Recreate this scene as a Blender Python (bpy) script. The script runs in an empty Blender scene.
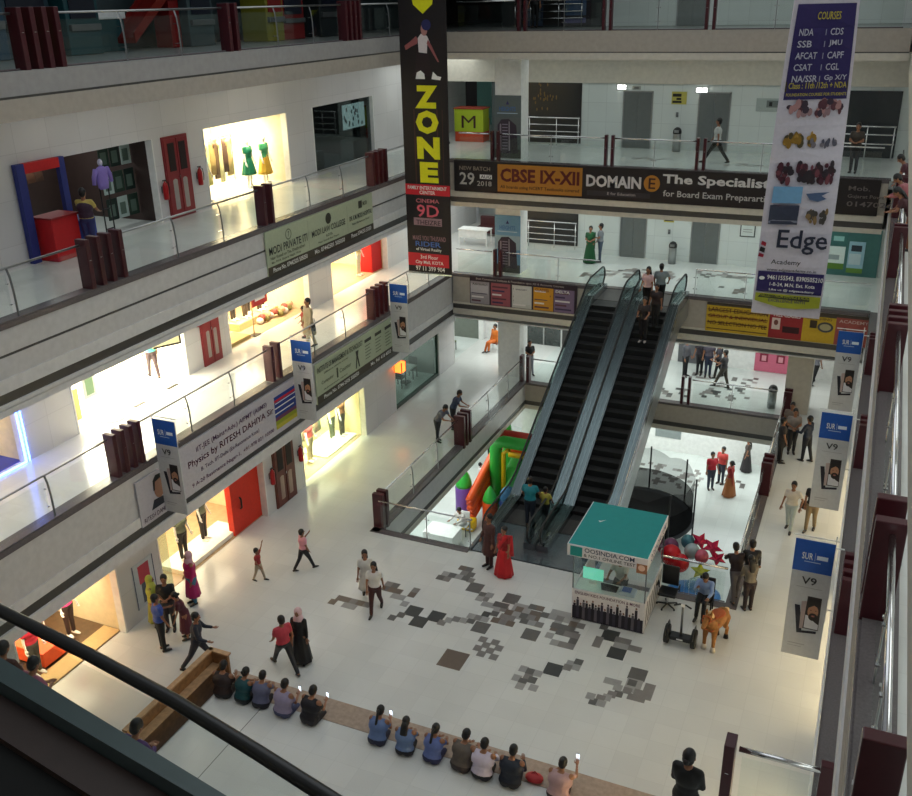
import bpy, math, random
from mathutils import Vector, Matrix
random.seed(7)
SC = bpy.context.scene
COL = SC.collection
R = math.radians
GZ = {'B': -4.6, '0': 0.0, '1': 4.55, '2': 9.35, '3': 14.25}      # floor levels of the mall

# ------------------------------------------------------------------ materials
MATS = {}
def mat(name, col=(0.5, 0.5, 0.5), rough=0.5, metal=0.0, emit=None, es=0.0, var=0.06, scale=6.0, spec=0.5):
    if name in MATS: return MATS[name]
    m = bpy.data.materials.new(name); m.use_nodes = True
    nt = m.node_tree; b = nt.nodes['Principled BSDF']
    b.inputs['Roughness'].default_value = rough
    b.inputs['Metallic'].default_value = metal
    b.inputs['Specular IOR Level'].default_value = spec
    c = (*col, 1)
    if var > 0:
        tc = nt.nodes.new('ShaderNodeTexCoord'); n = nt.nodes.new('ShaderNodeTexNoise')
        n.inputs['Scale'].default_value = scale; n.inputs['Detail'].default_value = 3
        r = nt.nodes.new('ShaderNodeValToRGB')
        r.color_ramp.elements[0].position = .3; r.color_ramp.elements[1].position = .7
        r.color_ramp.elements[0].color = tuple(max(0, v * (1 - var)) for v in col) + (1,)
        r.color_ramp.elements[1].color = tuple(min(1, v * (1 + var)) for v in col) + (1,)
        nt.links.new(tc.outputs['Object'], n.inputs['Vector']); nt.links.new(n.outputs['Fac'], r.inputs['Fac'])
        nt.links.new(r.outputs['Color'], b.inputs['Base Color'])
    else:
        b.inputs['Base Color'].default_value = c
    if emit:
        b.inputs['Emission Color'].default_value = (*emit, 1); b.inputs['Emission Strength'].default_value = es
    MATS[name] = m
    return m
def tile_mat(name, col, joint, size=0.6, rough=0.2, jw=0.006, axis='XY', var=0.03, spec=.5):
    m = bpy.data.materials.new(name); m.use_nodes = True
    nt = m.node_tree; b = nt.nodes['Principled BSDF']; b.inputs['Roughness'].default_value = rough
    b.inputs['Specular IOR Level'].default_value = spec
    tc = nt.nodes.new('ShaderNodeTexCoord'); sp = nt.nodes.new('ShaderNodeSeparateXYZ'); cb = nt.nodes.new('ShaderNodeCombineXYZ')
    nt.links.new(tc.outputs['Object'], sp.inputs[0])
    for i, a in enumerate(axis): nt.links.new(sp.outputs['XYZ'.index(a)], cb.inputs[i])
    br = nt.nodes.new('ShaderNodeTexBrick'); br.offset = 0; br.squash = 1
    br.inputs['Scale'].default_value = 1; br.inputs['Mortar Size'].default_value = jw
    br.inputs['Brick Width'].default_value = size; br.inputs['Row Height'].default_value = size
    br.inputs['Color1'].default_value = tuple(v * (1 + var) for v in col) + (1,)
    br.inputs['Color2'].default_value = tuple(v * (1 - var) for v in col) + (1,)
    br.inputs['Mortar'].default_value = (*joint, 1)
    nt.links.new(cb.outputs[0], br.inputs['Vector'])
    nz = nt.nodes.new('ShaderNodeTexNoise'); nz.inputs['Scale'].default_value = .8
    mx = nt.nodes.new('ShaderNodeMixRGB'); mx.blend_type = 'MULTIPLY'; mx.inputs[0].default_value = .12
    nt.links.new(tc.outputs['Object'], nz.inputs['Vector'])
    nt.links.new(br.outputs['Color'], mx.inputs[1]); nt.links.new(nz.outputs['Fac'], mx.inputs[2])
    nt.links.new(mx.outputs[0], b.inputs['Base Color'])
    MATS[name] = m
    return m
def glass_mat(name, tint=(0.95, 0.975, 0.965), refl=0.045):
    m = bpy.data.materials.new(name); m.use_nodes = True
    nt = m.node_tree; nt.nodes.clear()
    o = nt.nodes.new('ShaderNodeOutputMaterial'); mx = nt.nodes.new('ShaderNodeMixShader')
    t = nt.nodes.new('ShaderNodeBsdfTransparent'); g = nt.nodes.new('ShaderNodeBsdfGlossy')
    mx.inputs[0].default_value = refl
    t.inputs[0].default_value = (*tint, 1); g.inputs['Roughness'].default_value = 0.03
    g.inputs[0].default_value = (.9, .95, .93, 1)
    nt.links.new(t.outputs[0], mx.inputs[1]); nt.links.new(g.outputs[0], mx.inputs[2])
    nt.links.new(mx.outputs[0], o.inputs[0])
    MATS[name] = m
    return m

FLOOR = tile_mat('floor_tile', (.74, .745, .72), (.68, .685, .66), .6, .16)
FLOORF = tile_mat('floor_tile_far', (.70, .745, .72), (.63, .67, .65), .6, .16)
WALLT = tile_mat('wall_tile_left', (.72, .71, .71), (.6, .59, .59), 1.1, .35, .008, 'YZ')
WALLF = tile_mat('wall_tile_far', (.70, .76, .74), (.58, .63, .62), .8, .3, .01, 'XZ')
WHITE = mat('white_paint', (.85, .85, .83), .5)
CREAM = mat('cream_paint', (.60, .56, .48), .6)
BEIGE = mat('beige_fascia', (.40, .36, .31), .6)
GREYF = mat('grey_fascia', (.60, .59, .59), .45)
GREYL = mat('light_grey_fascia', (.72, .71, .71), .45)
DARKS = mat('dark_strip', (.07, .065, .06), .4)
CURB = mat('curb_granite', (.13, .11, .112), .25, var=.12, scale=30)
CHROME = mat('chrome', (.75, .75, .76), .18, 1.0, var=.02)
STEEL = mat('brushed_steel', (.42, .43, .43), .35, 1.0, var=.05)
DSTEEL = mat('dull_steel', (.2, .21, .22), .4, .8)
FIN = mat('maroon_fin', (.06, .009, .014), .3)
GLASS = glass_mat('rail_glass')
GLASSD = glass_mat('shop_glass', (.72, .82, .78), .12)
GLASSK = glass_mat('dark_glass', (.28, .33, .33), .1)
BLACK = mat('black_plastic', (.012, .012, .013), .4)
RUBBER = mat('black_rubber', (.02, .02, .02), .7)
REDDOOR = mat('red_door', (.26, .025, .03), .4)
WOODDOOR = mat('dark_wood_door', (.14, .035, .022), .4, var=.2)
GREYPAN = mat('grey_panel', (.36, .33, .31), .6)
WOOD = mat('brown_wood', (.30, .15, .06), .45, var=.25, scale=9)
WOODL = mat('light_wood', (.48, .29, .15), .45, var=.2, scale=9)
TAN = mat('tan_stone', (.40, .30, .23), .5, var=.15, scale=10)
WARMF = mat('warm_shop_floor', (.42, .30, .18), .35, var=.1)
WARMW = mat('warm_shop_wall', (.80, .68, .45), .6)
BRWALL = mat('bright_shop_wall', (.72, .66, .5), .6)
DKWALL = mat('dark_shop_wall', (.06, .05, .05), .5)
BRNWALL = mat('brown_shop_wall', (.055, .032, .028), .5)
TEAL = mat('teal_fabric', (.02, .30, .28), .6, var=.03)

def C(r, g, b):                     # 0-255 display colour to linear
    f = lambda v: (v / 255) ** 2.2
    return (f(r), f(g), f(b))
def pm(r, g, b, rough=.6):          # printed / cloth colour
    return mat('colour_%d_%d_%d' % (r, g, b), C(r, g, b), rough, var=.05, scale=12)

# ------------------------------------------------------------------ mesh builder
class MB:
    def __init__(s): s.v = []; s.f = []; s.m = []; s.mats = []
    def mi(s, m):
        if m not in s.mats: s.mats.append(m)
        return s.mats.index(m)
    def add(s, vs, fs, m):
        k = len(s.v); s.v += [tuple(v) for v in vs]; i = s.mi(m)
        for f in fs: s.f.append([k + a for a in f]); s.m.append(i)
        return s
    def box(s, x0, x1, y0, y1, z0, z1, m):
        vs = [(x, y, z) for z in (z0, z1) for y in (y0, y1) for x in (x0, x1)]
        return s.add(vs, [(0, 2, 3, 1), (4, 5, 7, 6), (0, 1, 5, 4), (2, 6, 7, 3), (0, 4, 6, 2), (1, 3, 7, 5)], m)
    def cbox(s, c, d, m, rz=0):
        M = Matrix.Rotation(rz, 3, 'Z'); h = [v / 2 for v in d]
        vs = [Vector(c) + M @ Vector((x * h[0], y * h[1], z * h[2])) for z in (-1, 1) for y in (-1, 1) for x in (-1, 1)]
        return s.add(vs, [(0, 2, 3, 1), (4, 5, 7, 6), (0, 1, 5, 4), (2, 6, 7, 3), (0, 4, 6, 2), (1, 3, 7, 5)], m)
    def quad(s, a, b, c, d, m): return s.add([a, b, c, d], [(0, 1, 2, 3)], m)
    def tube(s, pts, rad, m, n=8, cap=True):
        pts = [Vector(p) for p in pts]; L = len(pts)
        rad = rad if isinstance(rad, (list, tuple)) else [rad] * L
        vs = []; prev = None
        for i, p in enumerate(pts):
            t = (pts[min(i + 1, L - 1)] - pts[max(i - 1, 0)])
            t = t.normalized() if t.length > 1e-9 else Vector((0, 0, 1))
            if prev is None:
                u = t.cross(Vector((0, 0, 1)));
                if u.length < 1e-3: u = t.cross(Vector((1, 0, 0)))
            else: u = prev - t * prev.dot(t)
            u.normalize(); prev = u; w = t.cross(u)
            r = rad[i]; ra, rb = (r if isinstance(r, (tuple, list)) else (r, r))
            for k in range(n):
                a = 2 * math.pi * k / n; vs.append(p + u * math.cos(a) * ra + w * math.sin(a) * rb)
        fs = [(i * n + k, i * n + (k + 1) % n, (i + 1) * n + (k + 1) % n, (i + 1) * n + k) for i in range(L - 1) for k in range(n)]
        if cap: fs += [tuple(range(n - 1, -1, -1)), tuple((L - 1) * n + k for k in range(n))]
        return s.add(vs, fs, m)
    def ell(s, c, r, m, n=12, k=8, rot=None):
        vs = [(0, 0, -1)]
        for i in range(1, k):
            a = math.pi * i / k
            for j in range(n):
                b = 2 * math.pi * j / n; vs.append((math.sin(a) * math.cos(b), math.sin(a) * math.sin(b), -math.cos(a)))
        vs.append((0, 0, 1)); T = len(vs) - 1
        fs = [(0, 1 + (j + 1) % n, 1 + j) for j in range(n)]
        for i in range(k - 2):
            for j in range(n):
                a = 1 + i * n; fs.append((a + j, a + (j + 1) % n, a + n + (j + 1) % n, a + n + j))
        a = 1 + (k - 2) * n; fs += [(a + j, a + (j + 1) % n, T) for j in range(n)]
        out = []
        for v in vs:
            p = Vector((v[0] * r[0], v[1] * r[1], v[2] * r[2]))
            if rot is not None: p = rot @ p
            out.append(Vector(c) + p)
        return s.add(out, fs, m)
    def cap(s, p, q, r0, r1, m, n=10):
        p = Vector(p); q = Vector(q); d = q - p; L = max(d.length, 1e-4); d = d / L
        ring = []
        for a in (-90, -60, -30, 0): ring.append((p + d * r0 * math.sin(R(a)), max(r0 * math.cos(R(a)), .0005)))
        for a in (0, 30, 60, 90): ring.append((q + d * r1 * math.sin(R(a)), max(r1 * math.cos(R(a)), .0005)))
        u = d.cross(Vector((0, 0, 1)))
        if u.length < 1e-3: u = d.cross(Vector((1, 0, 0)))
        u.normalize(); w = d.cross(u); vs = []
        for c, r in ring:
            for k in range(n):
                a = 2 * math.pi * k / n; vs.append(c + (u * math.cos(a) + w * math.sin(a)) * r)
        L = len(ring)
        fs = [(i * n + k, i * n + (k + 1) % n, (i + 1) * n + (k + 1) % n, (i + 1) * n + k) for i in range(L - 1) for k in range(n)]
        fs += [tuple(range(n - 1, -1, -1)), tuple((L - 1) * n + k for k in range(n))]
        return s.add(vs, fs, m)
    def lathe(s, prof, m, c=(0, 0, 0), n=20, sx=1, sy=1, rip=0, nr=8):
        vs = []; L = len(prof)
        for r, z in prof:
            for k in range(n):
                a = 2 * math.pi * k / n; rr = r * (1 + rip * math.sin(nr * a) * (1 if r > 0.02 else 0))
                vs.append((c[0] + rr * math.cos(a) * sx, c[1] + rr * math.sin(a) * sy, c[2] + z))
        fs = [(i * n + k, i * n + (k + 1) % n, (i + 1) * n + (k + 1) % n, (i + 1) * n + k) for i in range(L - 1) for k in range(n)]
        fs += [tuple(range(n - 1, -1, -1)), tuple((L - 1) * n + k for k in range(n))]
        return s.add(vs, fs, m)
    def prism(s, poly, z0, z1, m):
        n = len(poly); vs = [(x, y, z0) for x, y in poly] + [(x, y, z1) for x, y in poly]
        fs = [tuple(range(n - 1, -1, -1)), tuple(range(n, 2 * n))] + [(k, (k + 1) % n, n + (k + 1) % n, n + k) for k in range(n)]
        return s.add(vs, fs, m)
    def sweep(s, prof, path, m):      # prof: list of (a,b) in the plane x,z ; path along y: extrude prof x,z from y0 to y1
        y0, y1 = path; n = len(prof); vs = [(x, y0, z) for x, z in prof] + [(x, y1, z) for x, z in prof]
        fs = [tuple(range(n)), tuple(range(2 * n - 1, n - 1, -1))] + [(k, n + k, n + (k + 1) % n, (k + 1) % n) for k in range(n)]
        return s.add(vs, fs, m)
    def sweepx(s, prof, x0, x1, m):   # prof in y,z extruded along x
        n = len(prof); vs = [(x0, y, z) for y, z in prof] + [(x1, y, z) for y, z in prof]
        fs = [tuple(range(n - 1, -1, -1)), tuple(range(n, 2 * n))] + [(k, (k + 1) % n, n + (k + 1) % n, n + k) for k in range(n)]
        return s.add(vs, fs, m)
    def build(s, name, parent=None, smooth=False, bevel=0, **props):
        me = bpy.data.meshes.new(name); me.from_pydata(s.v, [], s.f)
        for m in s.mats: me.materials.append(m)
        me.polygons.foreach_set('material_index', s.m)
        if smooth: me.polygons.foreach_set('use_smooth', [True] * len(s.f))
        me.update()
        o = bpy.data.objects.new(name, me); COL.objects.link(o)
        if parent: o.parent = parent
        if bevel:
            b = o.modifiers.new('bevel', 'BEVEL'); b.width = bevel; b.segments = 2; b.limit_method = 'ANGLE'
        for k, v in props.items(): o[k] = v
        return o
def thing(name, label, cat, loc=(0, 0, 0), rz=0, group=None):
    o = bpy.data.objects.new(name, None); COL.objects.link(o); o.location = loc; o.rotation_euler = (0, 0, rz)
    o.empty_display_size = .2
    o['label'] = label; o['category'] = cat
    if group: o['group'] = group
    return o
def tag(o, label, cat, group=None):
    o['label'] = label; o['category'] = cat
    if group: o['group'] = group
    return o
def struct(mb, name, **k): return mb.build(name, kind='structure', **k)
def copy_tree(o, parent=None):
    c = o.copy(); COL.objects.link(c)
    if parent: c.parent = parent
    for ch in [q for q in list(bpy.data.objects) if q.parent == o]: copy_tree(ch, c)
    return c

# ------------------------------------------------------------------ lettering
def text_verts(s, bold=.012):
    cu = bpy.data.curves.new('lettering', 'FONT'); cu.body = s; cu.resolution_u = 2; cu.offset = bold
    o = bpy.data.objects.new('lettering', cu)
    me = bpy.data.meshes.new_from_object(o)
    vs = [v.co.copy() for v in me.vertices]; fs = [tuple(p.vertices) for p in me.polygons]
    bpy.data.objects.remove(o); bpy.data.curves.remove(cu); bpy.data.meshes.remove(me)
    return vs, fs
def add_text(mb, s, u, v, w, h, m, d=-.004, italic=0, bold=.012):
    """text in the local x,z plane, box u..u+w, v..v+h, facing -y"""
    vs, fs = text_verts(s, bold)
    if not vs: return
    x0 = min(a.x for a in vs); x1 = max(a.x for a in vs); y0 = min(a.y for a in vs); y1 = max(a.y for a in vs)
    out = [(u + (a.x - x0) / (x1 - x0) * w + italic * (a.y - y0) / (y1 - y0) * h, d, v + (a.y - y0) / (y1 - y0) * h) for a in vs]
    mb.add(out, fs, m)
def sign(name, label, cat, loc, rz, w, h, base, rects=(), texts=(), depth=.04, group=None, parent=None, polys=()):
    """board with its lower left corner at loc, local x to the right, facing local -y"""
    root = thing(name, label, cat, loc, rz, group)
    mb = MB(); mb.box(0, w, 0, depth, 0, h, base)
    mb.build('board', root)
    if rects or polys:
        pr = MB()
        for i, (u0, v0, u1, v1, m) in enumerate(rects):
            d = -.003 - .0004 * i; pr.quad((u0, d, v0), (u1, d, v0), (u1, d, v1), (u0, d, v1), m)
        for i, (pts, m) in enumerate(polys):
            d = -.003 - .0004 * (len(rects) + i); pr.add([(a, d, b) for a, b in pts], [tuple(range(len(pts)))], m)
        pr.build('print', root)
    dd = -.006 - .0004 * (len(rects) + len(polys))
    bym = {}
    for t in texts:
        s, u, v, tw, th, m = t[:6]
        bym.setdefault(m, MB()); add_text(bym[m], s, u, v, tw, th, m, dd, bold=t[6] if len(t) > 6 else .012)
    for m, b in bym.items(): b.build('lettering', root)
    return root
def ellipse(cx, cy, rx, ry, n=18): return [(cx + rx * math.cos(2 * math.pi * i / n), cy + ry * math.sin(2 * math.pi * i / n)) for i in range(n)]

# ------------------------------------------------------------------ people
PEND = []       # (object, voxel size, extra MB) remeshed in one go at the end
SKIN = mat('skin_brown', C(150, 104, 78), .5, var=.04); SKINL = mat('skin_light', C(190, 150, 125), .5, var=.04)
HAIRM = mat('black_hair', (.008, .007, .007), .45, var=.1); SHOEM = mat('dark_shoe', (.02, .018, .018), .4)
MANQ = mat('mannequin_white', (.75, .72, .68), .35)
def pend(name, mb, parent, vox, extra=None):
    o = mb.build(name, parent, smooth=True)
    PEND.append((o, vox, extra)); return o
def person(label, x, y, z, face, top, bottom, H=1.68, hair='short', legs=((0, 0), (0, 0)), arms=((5, 8, 12), (5, 8, 12)), lean=0, sleeve='short',
           dress=None, skin=None, shoes=None, name='person', cat='person', seat=None, head=0, scarf=None, group=None, female=False, pallu=None,
           phone=None, bag=None, fat=1.17, hood=None, trousers=True, vest=None):
    skin = skin or SKIN; shoes = shoes or SHOEM; s = H / 1.7
    if H < 1.3: s = H / 1.7
    wd = .92 if female else 1.0
    hs = 1.07 if H > 1.35 else 1.07 + (1.35 - H) * .75        # children have larger heads
    th, sh = .42, .41
    def legdir(a): return Vector((0, math.sin(R(a)), -math.cos(R(a))))
    foot_low = min((legdir(a) * th + legdir(a - k) * sh).z for a, k in legs)
    pz = (-foot_low + .075) if seat is None else seat / s + .09
    P = Vector((0, 0, pz)); d = Vector((0, math.sin(R(lean)), math.cos(R(lean))))
    Cc = P + d * .30; S = P + d * .47; N = P + d * .53; dh = Vector((0, math.sin(R(lean + head)), math.cos(R(lean + head))))
    HC = N + dh * .15
    body = MB(); topm = MB(); trm = MB(); ex = MB()
    sc = lambda v: Vector(v) * s
    rx = Matrix.Rotation(-R(lean), 3, 'X')
    def E(mb, c, r, m, rot=True, g=0): mb.ell(sc(c), [(q + g) * s for q in r], m, rot=rx if rot else None)
    def K(mb, p, q, a, b, m, g=0): mb.cap(sc(p), sc(q), (a + g) * s, (b + g) * s, m)
    E(body, P + d * .03, (.155 * wd * fat, .105 * fat, .12), skin); E(body, P + d * .17, (.13 * wd * fat, .095 * fat, .14), skin)
    E(body, Cc + d * .03, (.165 * wd * fat, .11 * fat, .19), skin)
    K(body, S + d * .0, N + dh * .07, .058, .05, skin)
    E(body, HC, (.076 * hs, .094 * hs, .115 * hs), skin)
    E(body, HC + dh * -.06 + Vector((0, .03, 0)), (.05 * hs, .055 * hs, .055 * hs), skin)
    # legs
    feet = []
    for sd, (a, k) in zip((-1, 1), legs):
        hip = P + Vector((sd * .085, 0, 0)); knee = hip + legdir(a) * th; ank = knee + legdir(a - k) * sh
        K(body, hip, knee, .085 * fat, .055, skin); K(body, knee, ank, .053, .036, skin)
        pitch = max(-40, min(0, (a - k))) * .6 if seat is None else 0
        fd = Vector((sd * .12, math.cos(R(pitch)), math.sin(R(pitch)))).normalized()
        K(body, ank + Vector((0, -.03, -.03)), ank + fd * .13 + Vector((0, 0, -.035)), .034, .024, skin)
        feet.append((ank, fd))
        if trousers:
            K(trm, hip, knee, .098 * fat, .068, bottom); K(trm, knee, knee + (ank - knee) * .93, .068, .055, bottom)
    if trousers: E(trm, P + d * .02, (.172 * wd * fat, .122 * fat, .12), bottom)
    # arms
    hands = []
    for sd, ar in zip((-1, 1), arms):
        a, ab, el = ar[:3]; inn = ar[3] if len(ar) > 3 else 8
        sp = S + Vector((sd * .165 * wd * (.5 + .5 * fat), 0, -.01)); A = R(a + lean * .3); B = R(ab)
        ud = Vector((sd * math.sin(B), math.sin(A) * math.cos(B), -math.cos(A) * math.cos(B)))
        A2 = R(a + lean * .3 + el); B2 = R(-inn if el > 15 else ab)
        fdv = Vector((sd * math.sin(B2), math.sin(A2) * math.cos(B2), -math.cos(A2) * math.cos(B2)))
        elb = sp + ud * .27; wr = elb + fdv * .235
        K(body, sp, elb, .046 * fat, .036, skin); K(body, elb, wr, .036, .025, skin)
        K(topm, S + Vector((sd * .07, 0, -.02)), sp, .07, .062, top)
        K(topm, sp, sp + ud * (.15 if sleeve == 'short' else .27), .064, .058 if sleeve == 'short' else .05, top)
        if sleeve == 'long': K(topm, elb, elb + fdv * .2, .05, .04, top)
        # palm, four fingers of unequal length and a thumb leaving the side of the palm
        side = fdv.cross(Vector((0, 0, 1)) if abs(fdv.z) < .9 else Vector((0, 1, 0))).normalized(); nrm = side.cross(fdv).normalized()
        pc = wr + fdv * .045
        ex.tube([sc(wr - fdv * .01), sc(pc), sc(wr + fdv * .088)], [(.024 * s, .02 * s), (.038 * s, .015 * s), (.036 * s, .012 * s)], skin, 8)
        for j, ln in enumerate((.062, .072, .068, .052)):
            b0 = wr + fdv * .085 + side * (-.027 + .018 * j); mid = b0 + fdv * ln * .5 + nrm * .006; tip = mid + (fdv * .8 + nrm * .6).normalized() * ln * .5
            ex.tube([sc(b0), sc(mid), sc(tip)], [.0085 * s, .008 * s, .006 * s], skin, 5)
        tb = wr + fdv * .03 - side * .034
        ex.tube([sc(tb), sc(tb + (fdv - side).normalized() * .03), sc(tb + (fdv - side * .4).normalized() * .06)], [.011 * s, .01 * s, .007 * s], skin, 5)
        hands.append((wr + fdv * .1, fdv, nrm))
    E(topm, P + d * (.05), (.168 * wd * fat, .12 * fat, .12), top); E(topm, P + d * .17, (.148 * wd * fat, .112 * fat, .15), top)
    E(topm, Cc + d * .03, (.182 * wd * fat, .125 * fat, .185), top)
    root = thing(name, label, cat, (x, y, z), R(face), group)
    # face
    if name == 'person':
        hx = Matrix.Rotation(-R(lean + head), 3, 'X'); q = lambda v: sc(HC + hx @ (Vector(v) * hs))
        ex.ell(q((0, .097, -.012)), (.011 * s * hs, .016 * s * hs, .02 * s * hs), skin, 6, 5)
        for e in (-1, 1):
            ex.ell(q((e * .03, .083, .008)), (.011 * s, .008 * s, .006 * s), HAIRM, 6, 4)
            ex.ell(q((e * .031, .086, .026)), (.016 * s, .006 * s, .003 * s), HAIRM, 6, 4)
            ex.ell(q((e * .077, -.005, -.005)), (.008 * s, .018 * s, .027 * s), skin, 6, 5)
        ex.ell(q((0, .085, -.048)), (.02 * s, .007 * s, .006 * s), pm(120, 62, 55), 6, 4)
    if vest:
        vm = MB(); E(vm, P + d * .12, (.176 * wd * fat, .13 * fat, .17), vest); E(vm, Cc + d * .02, (.19 * wd * fat, .138 * fat, .18), vest); pend('vest', vm, root, .024)
    pend('body', body, root, .02, ex)
    pend('top', topm, root, .024)
    if trousers: pend('trousers', trm, root, .024)
    for i, (ank, fd) in enumerate(feet):
        f = MB(); f.tube([sc(ank + Vector((0, -.06, -.042))), sc(ank + Vector((0, -.01, -.03))), sc(ank + fd * .09 + Vector((0, 0, -.04))), sc(ank + fd * .18 + Vector((0, 0, -.052)))],
                         [(.03 * s, .028 * s), (.044 * s, .046 * s), (.046 * s, .036 * s), (.03 * s, .018 * s)], shoes, 8)
        f.build('shoe', root, smooth=True)
    hx = Matrix.Rotation(-R(lean + head), 3, 'X'); q = lambda v: sc(HC + hx @ (Vector(v) * hs))
    if hair in ('short', 'long', 'tail', 'bun'):
        h = MB(); h.ell(q((0, -.018, .035)), [v * s * hs for v in (.086, .098, .098)], HAIRM, 12, 8, rot=hx)
        h.ell(q((0, -.04, -.01)), [v * s * hs for v in (.08, .068, .09)], HAIRM, 12, 8, rot=hx)
        if hair == 'long':
            h.tube([q((0, -.06, .03)), q((0, -.09, -.08)), sc(S + Vector((0, -.135, -.02))), sc(S + Vector((0, -.14, -.2)))],
                   [(.07 * s, .05 * s), (.085 * s, .045 * s), (.09 * s, .03 * s), (.05 * s, .02 * s)], HAIRM, 10)
        if hair == 'tail':
            h.tube([q((0, -.09, .03)), q((0, -.13, -.03)), sc(S + Vector((0, -.16, .0))), sc(S + Vector((0, -.15, -.28)))], [.03 * s, .034 * s, .03 * s, .012 * s], HAIRM, 8)
        if hair == 'bun': h.ell(q((0, -.12, .0)), [v * s for v in (.045, .04, .045)], HAIRM, 10, 6)
        h.build('hair', root, smooth=True)
    if hood:
        h = MB(); h.ell(q((0, -.022, .012)), [v * s * hs for v in (.1, .105, .128)], hood, 14, 10, rot=hx)
        h.tube([sc(N + dh * .1 + Vector((0, -.02, 0))), sc(S + Vector((0, -.01, 0.03))), sc(S + Vector((0, -.03, -.12))), sc(Cc + Vector((0, -.05, 0)))],
               [(.09 * s, .1 * s), (.15 * s, .11 * s), (.21 * s, .13 * s), (.19 * s, .12 * s)], hood, 14)
        h.build('head_scarf', root, smooth=True)
    if dress:
        dm, z1, flare = dress
        k = MB(); top_z = pz + .1; n = 6; prof = []
        for i in range(n + 1):
            t = i / n; prof.append(((.155 + (flare - .155) * t ** .9) * s, (top_z + (z1 - top_z) * t) * s))
        k.lathe(prof[::-1], dm, n=32, sx=wd, sy=.8, rip=.06, nr=9); k.build('skirt', root, smooth=True)
    if pallu:
        k = MB(); k.tube([sc(P + Vector((.13, .1, .05))), sc(Cc + Vector((.02, .14, .02))), sc(S + Vector((-.12, .06, .05))), sc(S + Vector((-.15, -.1, 0))), sc(P + Vector((-.12, -.16, .0))), sc(P + Vector((-.1, -.2, -.3)))],
                         [(.02 * s, .07 * s), (.02 * s, .09 * s), (.03 * s, .08 * s), (.025 * s, .09 * s), (.02 * s, .11 * s), (.015 * s, .12 * s)], pallu, 10)
        k.build('saree_drape', root, smooth=True)
    if scarf:
        k = MB(); k.tube([sc(S + Vector((-.08, -.14, -.3))), sc(S + Vector((-.09, -.13, 0))), sc(S + Vector((-.06, 0, .07))), sc(S + Vector((0, .13, -.02))), sc(S + Vector((.06, 0, .07))), sc(S + Vector((.09, -.13, 0))), sc(S + Vector((.08, -.14, -.35)))],
                         [(.05 * s, .012 * s)] * 7, scarf, 8)
        k.build('scarf', root, smooth=True)
    M = Matrix.Translation((x, y, z)) @ Matrix.Rotation(R(face), 4, 'Z')
    if phone is not None:
        hp, fdv, nrm = hands[phone]
        ph = thing('phone', 'lit phone held by ' + ' '.join(label.split(',')[0].split()[:11]), 'phone', M @ (hp * s + Vector((0, .025, 0.0))), R(face))
        b = MB(); b.cbox((0, .012, .055), (.072, .009, .145), BLACK); b.build('phone_case', ph)
        b = MB(); b.cbox((0, .006, .055), (.064, .003, .13), mat('lit_screen', (.8, .85, .9), .4, emit=(.8, .9, 1), es=2.5, var=0)); b.build('screen', ph)
    if bag is not None:
        bm, side, bn = bag
        k = thing(bn, '%s carried by %s' % (bn.replace('_', ' '), ' '.join(label.split(',')[0].split()[:10])), 'bag', M @ (Vector((side * .24 * s, -.02, (pz - .22) * s))), R(face))
        b = MB(); b.tube([(0, 0, 0), (0, 0, .03), (0, 0, .2), (0, 0, .26)], [(.05, .11), (.07, .15), (.06, .13), (.03, .1)], bm, 10); b.build('bag_body', k, smooth=True)
        b = MB(); b.tube([(0, -.09, .22), (0, -.06, .4), (0, .06, .4), (0, .09, .22)], .009, bm, 6); b.build('strap', k)
    return root
def flush_remesh():
    for o, vox, ex in PEND:
        md = o.modifiers.new('r', 'REMESH'); md.mode = 'VOXEL'; md.voxel_size = vox; md.use_smooth_shade = True
    bpy.context.view_layer.update(); dg = bpy.context.evaluated_depsgraph_get()
    news = [bpy.data.meshes.new_from_object(o.evaluated_get(dg)) for o, _, _ in PEND]
    for (o, vox, ex), me in zip(PEND, news):
        old = o.data; mats = list(old.materials); o.modifiers.clear()
        vs = [v.co[:] for v in me.vertices]; fs = [tuple(p.vertices) for p in me.polygons]; ms = [0] * len(fs)
        if ex:
            k = len(vs); vs += ex.v; fs += [tuple(k + a for a in f) for f in ex.f]
            off = []
            for m in ex.mats:
                if m not in mats: mats.append(m)
                off.append(mats.index(m))
            ms += [off[i] for i in ex.m]
        n = bpy.data.meshes.new(o.name); n.from_pydata(vs, [], fs)
        for m in mats: n.materials.append(m)
        n.polygons.foreach_set('material_index', ms); n.polygons.foreach_set('use_smooth', [True] * len(fs)); n.update()
        o.data = n; bpy.data.meshes.remove(me); bpy.data.meshes.remove(old)
    PEND.clear()
#%%PART2
# ================================================================== THE BUILDING
XL, XR, YF = -16.3, 0.35, 36.0
XR2, XR3 = .45, .37          # the void of the atrium
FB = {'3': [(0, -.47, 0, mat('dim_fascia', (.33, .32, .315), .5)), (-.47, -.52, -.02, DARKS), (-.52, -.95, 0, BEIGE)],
      '2': [(0.02, -.10, .02, CURB), (-.10, -.62, 0, GREYF), (-.62, -.68, -.02, DARKS), (-.68, -1.12, 0, GREYF), (-1.12, -1.42, .03, GREYL),
            (-1.42, -1.66, -.03, DARKS), (-1.66, -1.74, .02, GREYL), (-1.74, -1.78, -.01, GREYF), (-1.78, -1.92, .01, GREYL)],
      '1': [(0.02, -.12, .02, CURB), (-.12, -1.3, 0, GREYF), (-1.3, -1.58, .03, GREYL), (-1.58, -1.86, -.03, DARKS), (-1.86, -1.94, .02, GREYL), (-1.94, -2.2, 0, GREYL)]}
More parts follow.
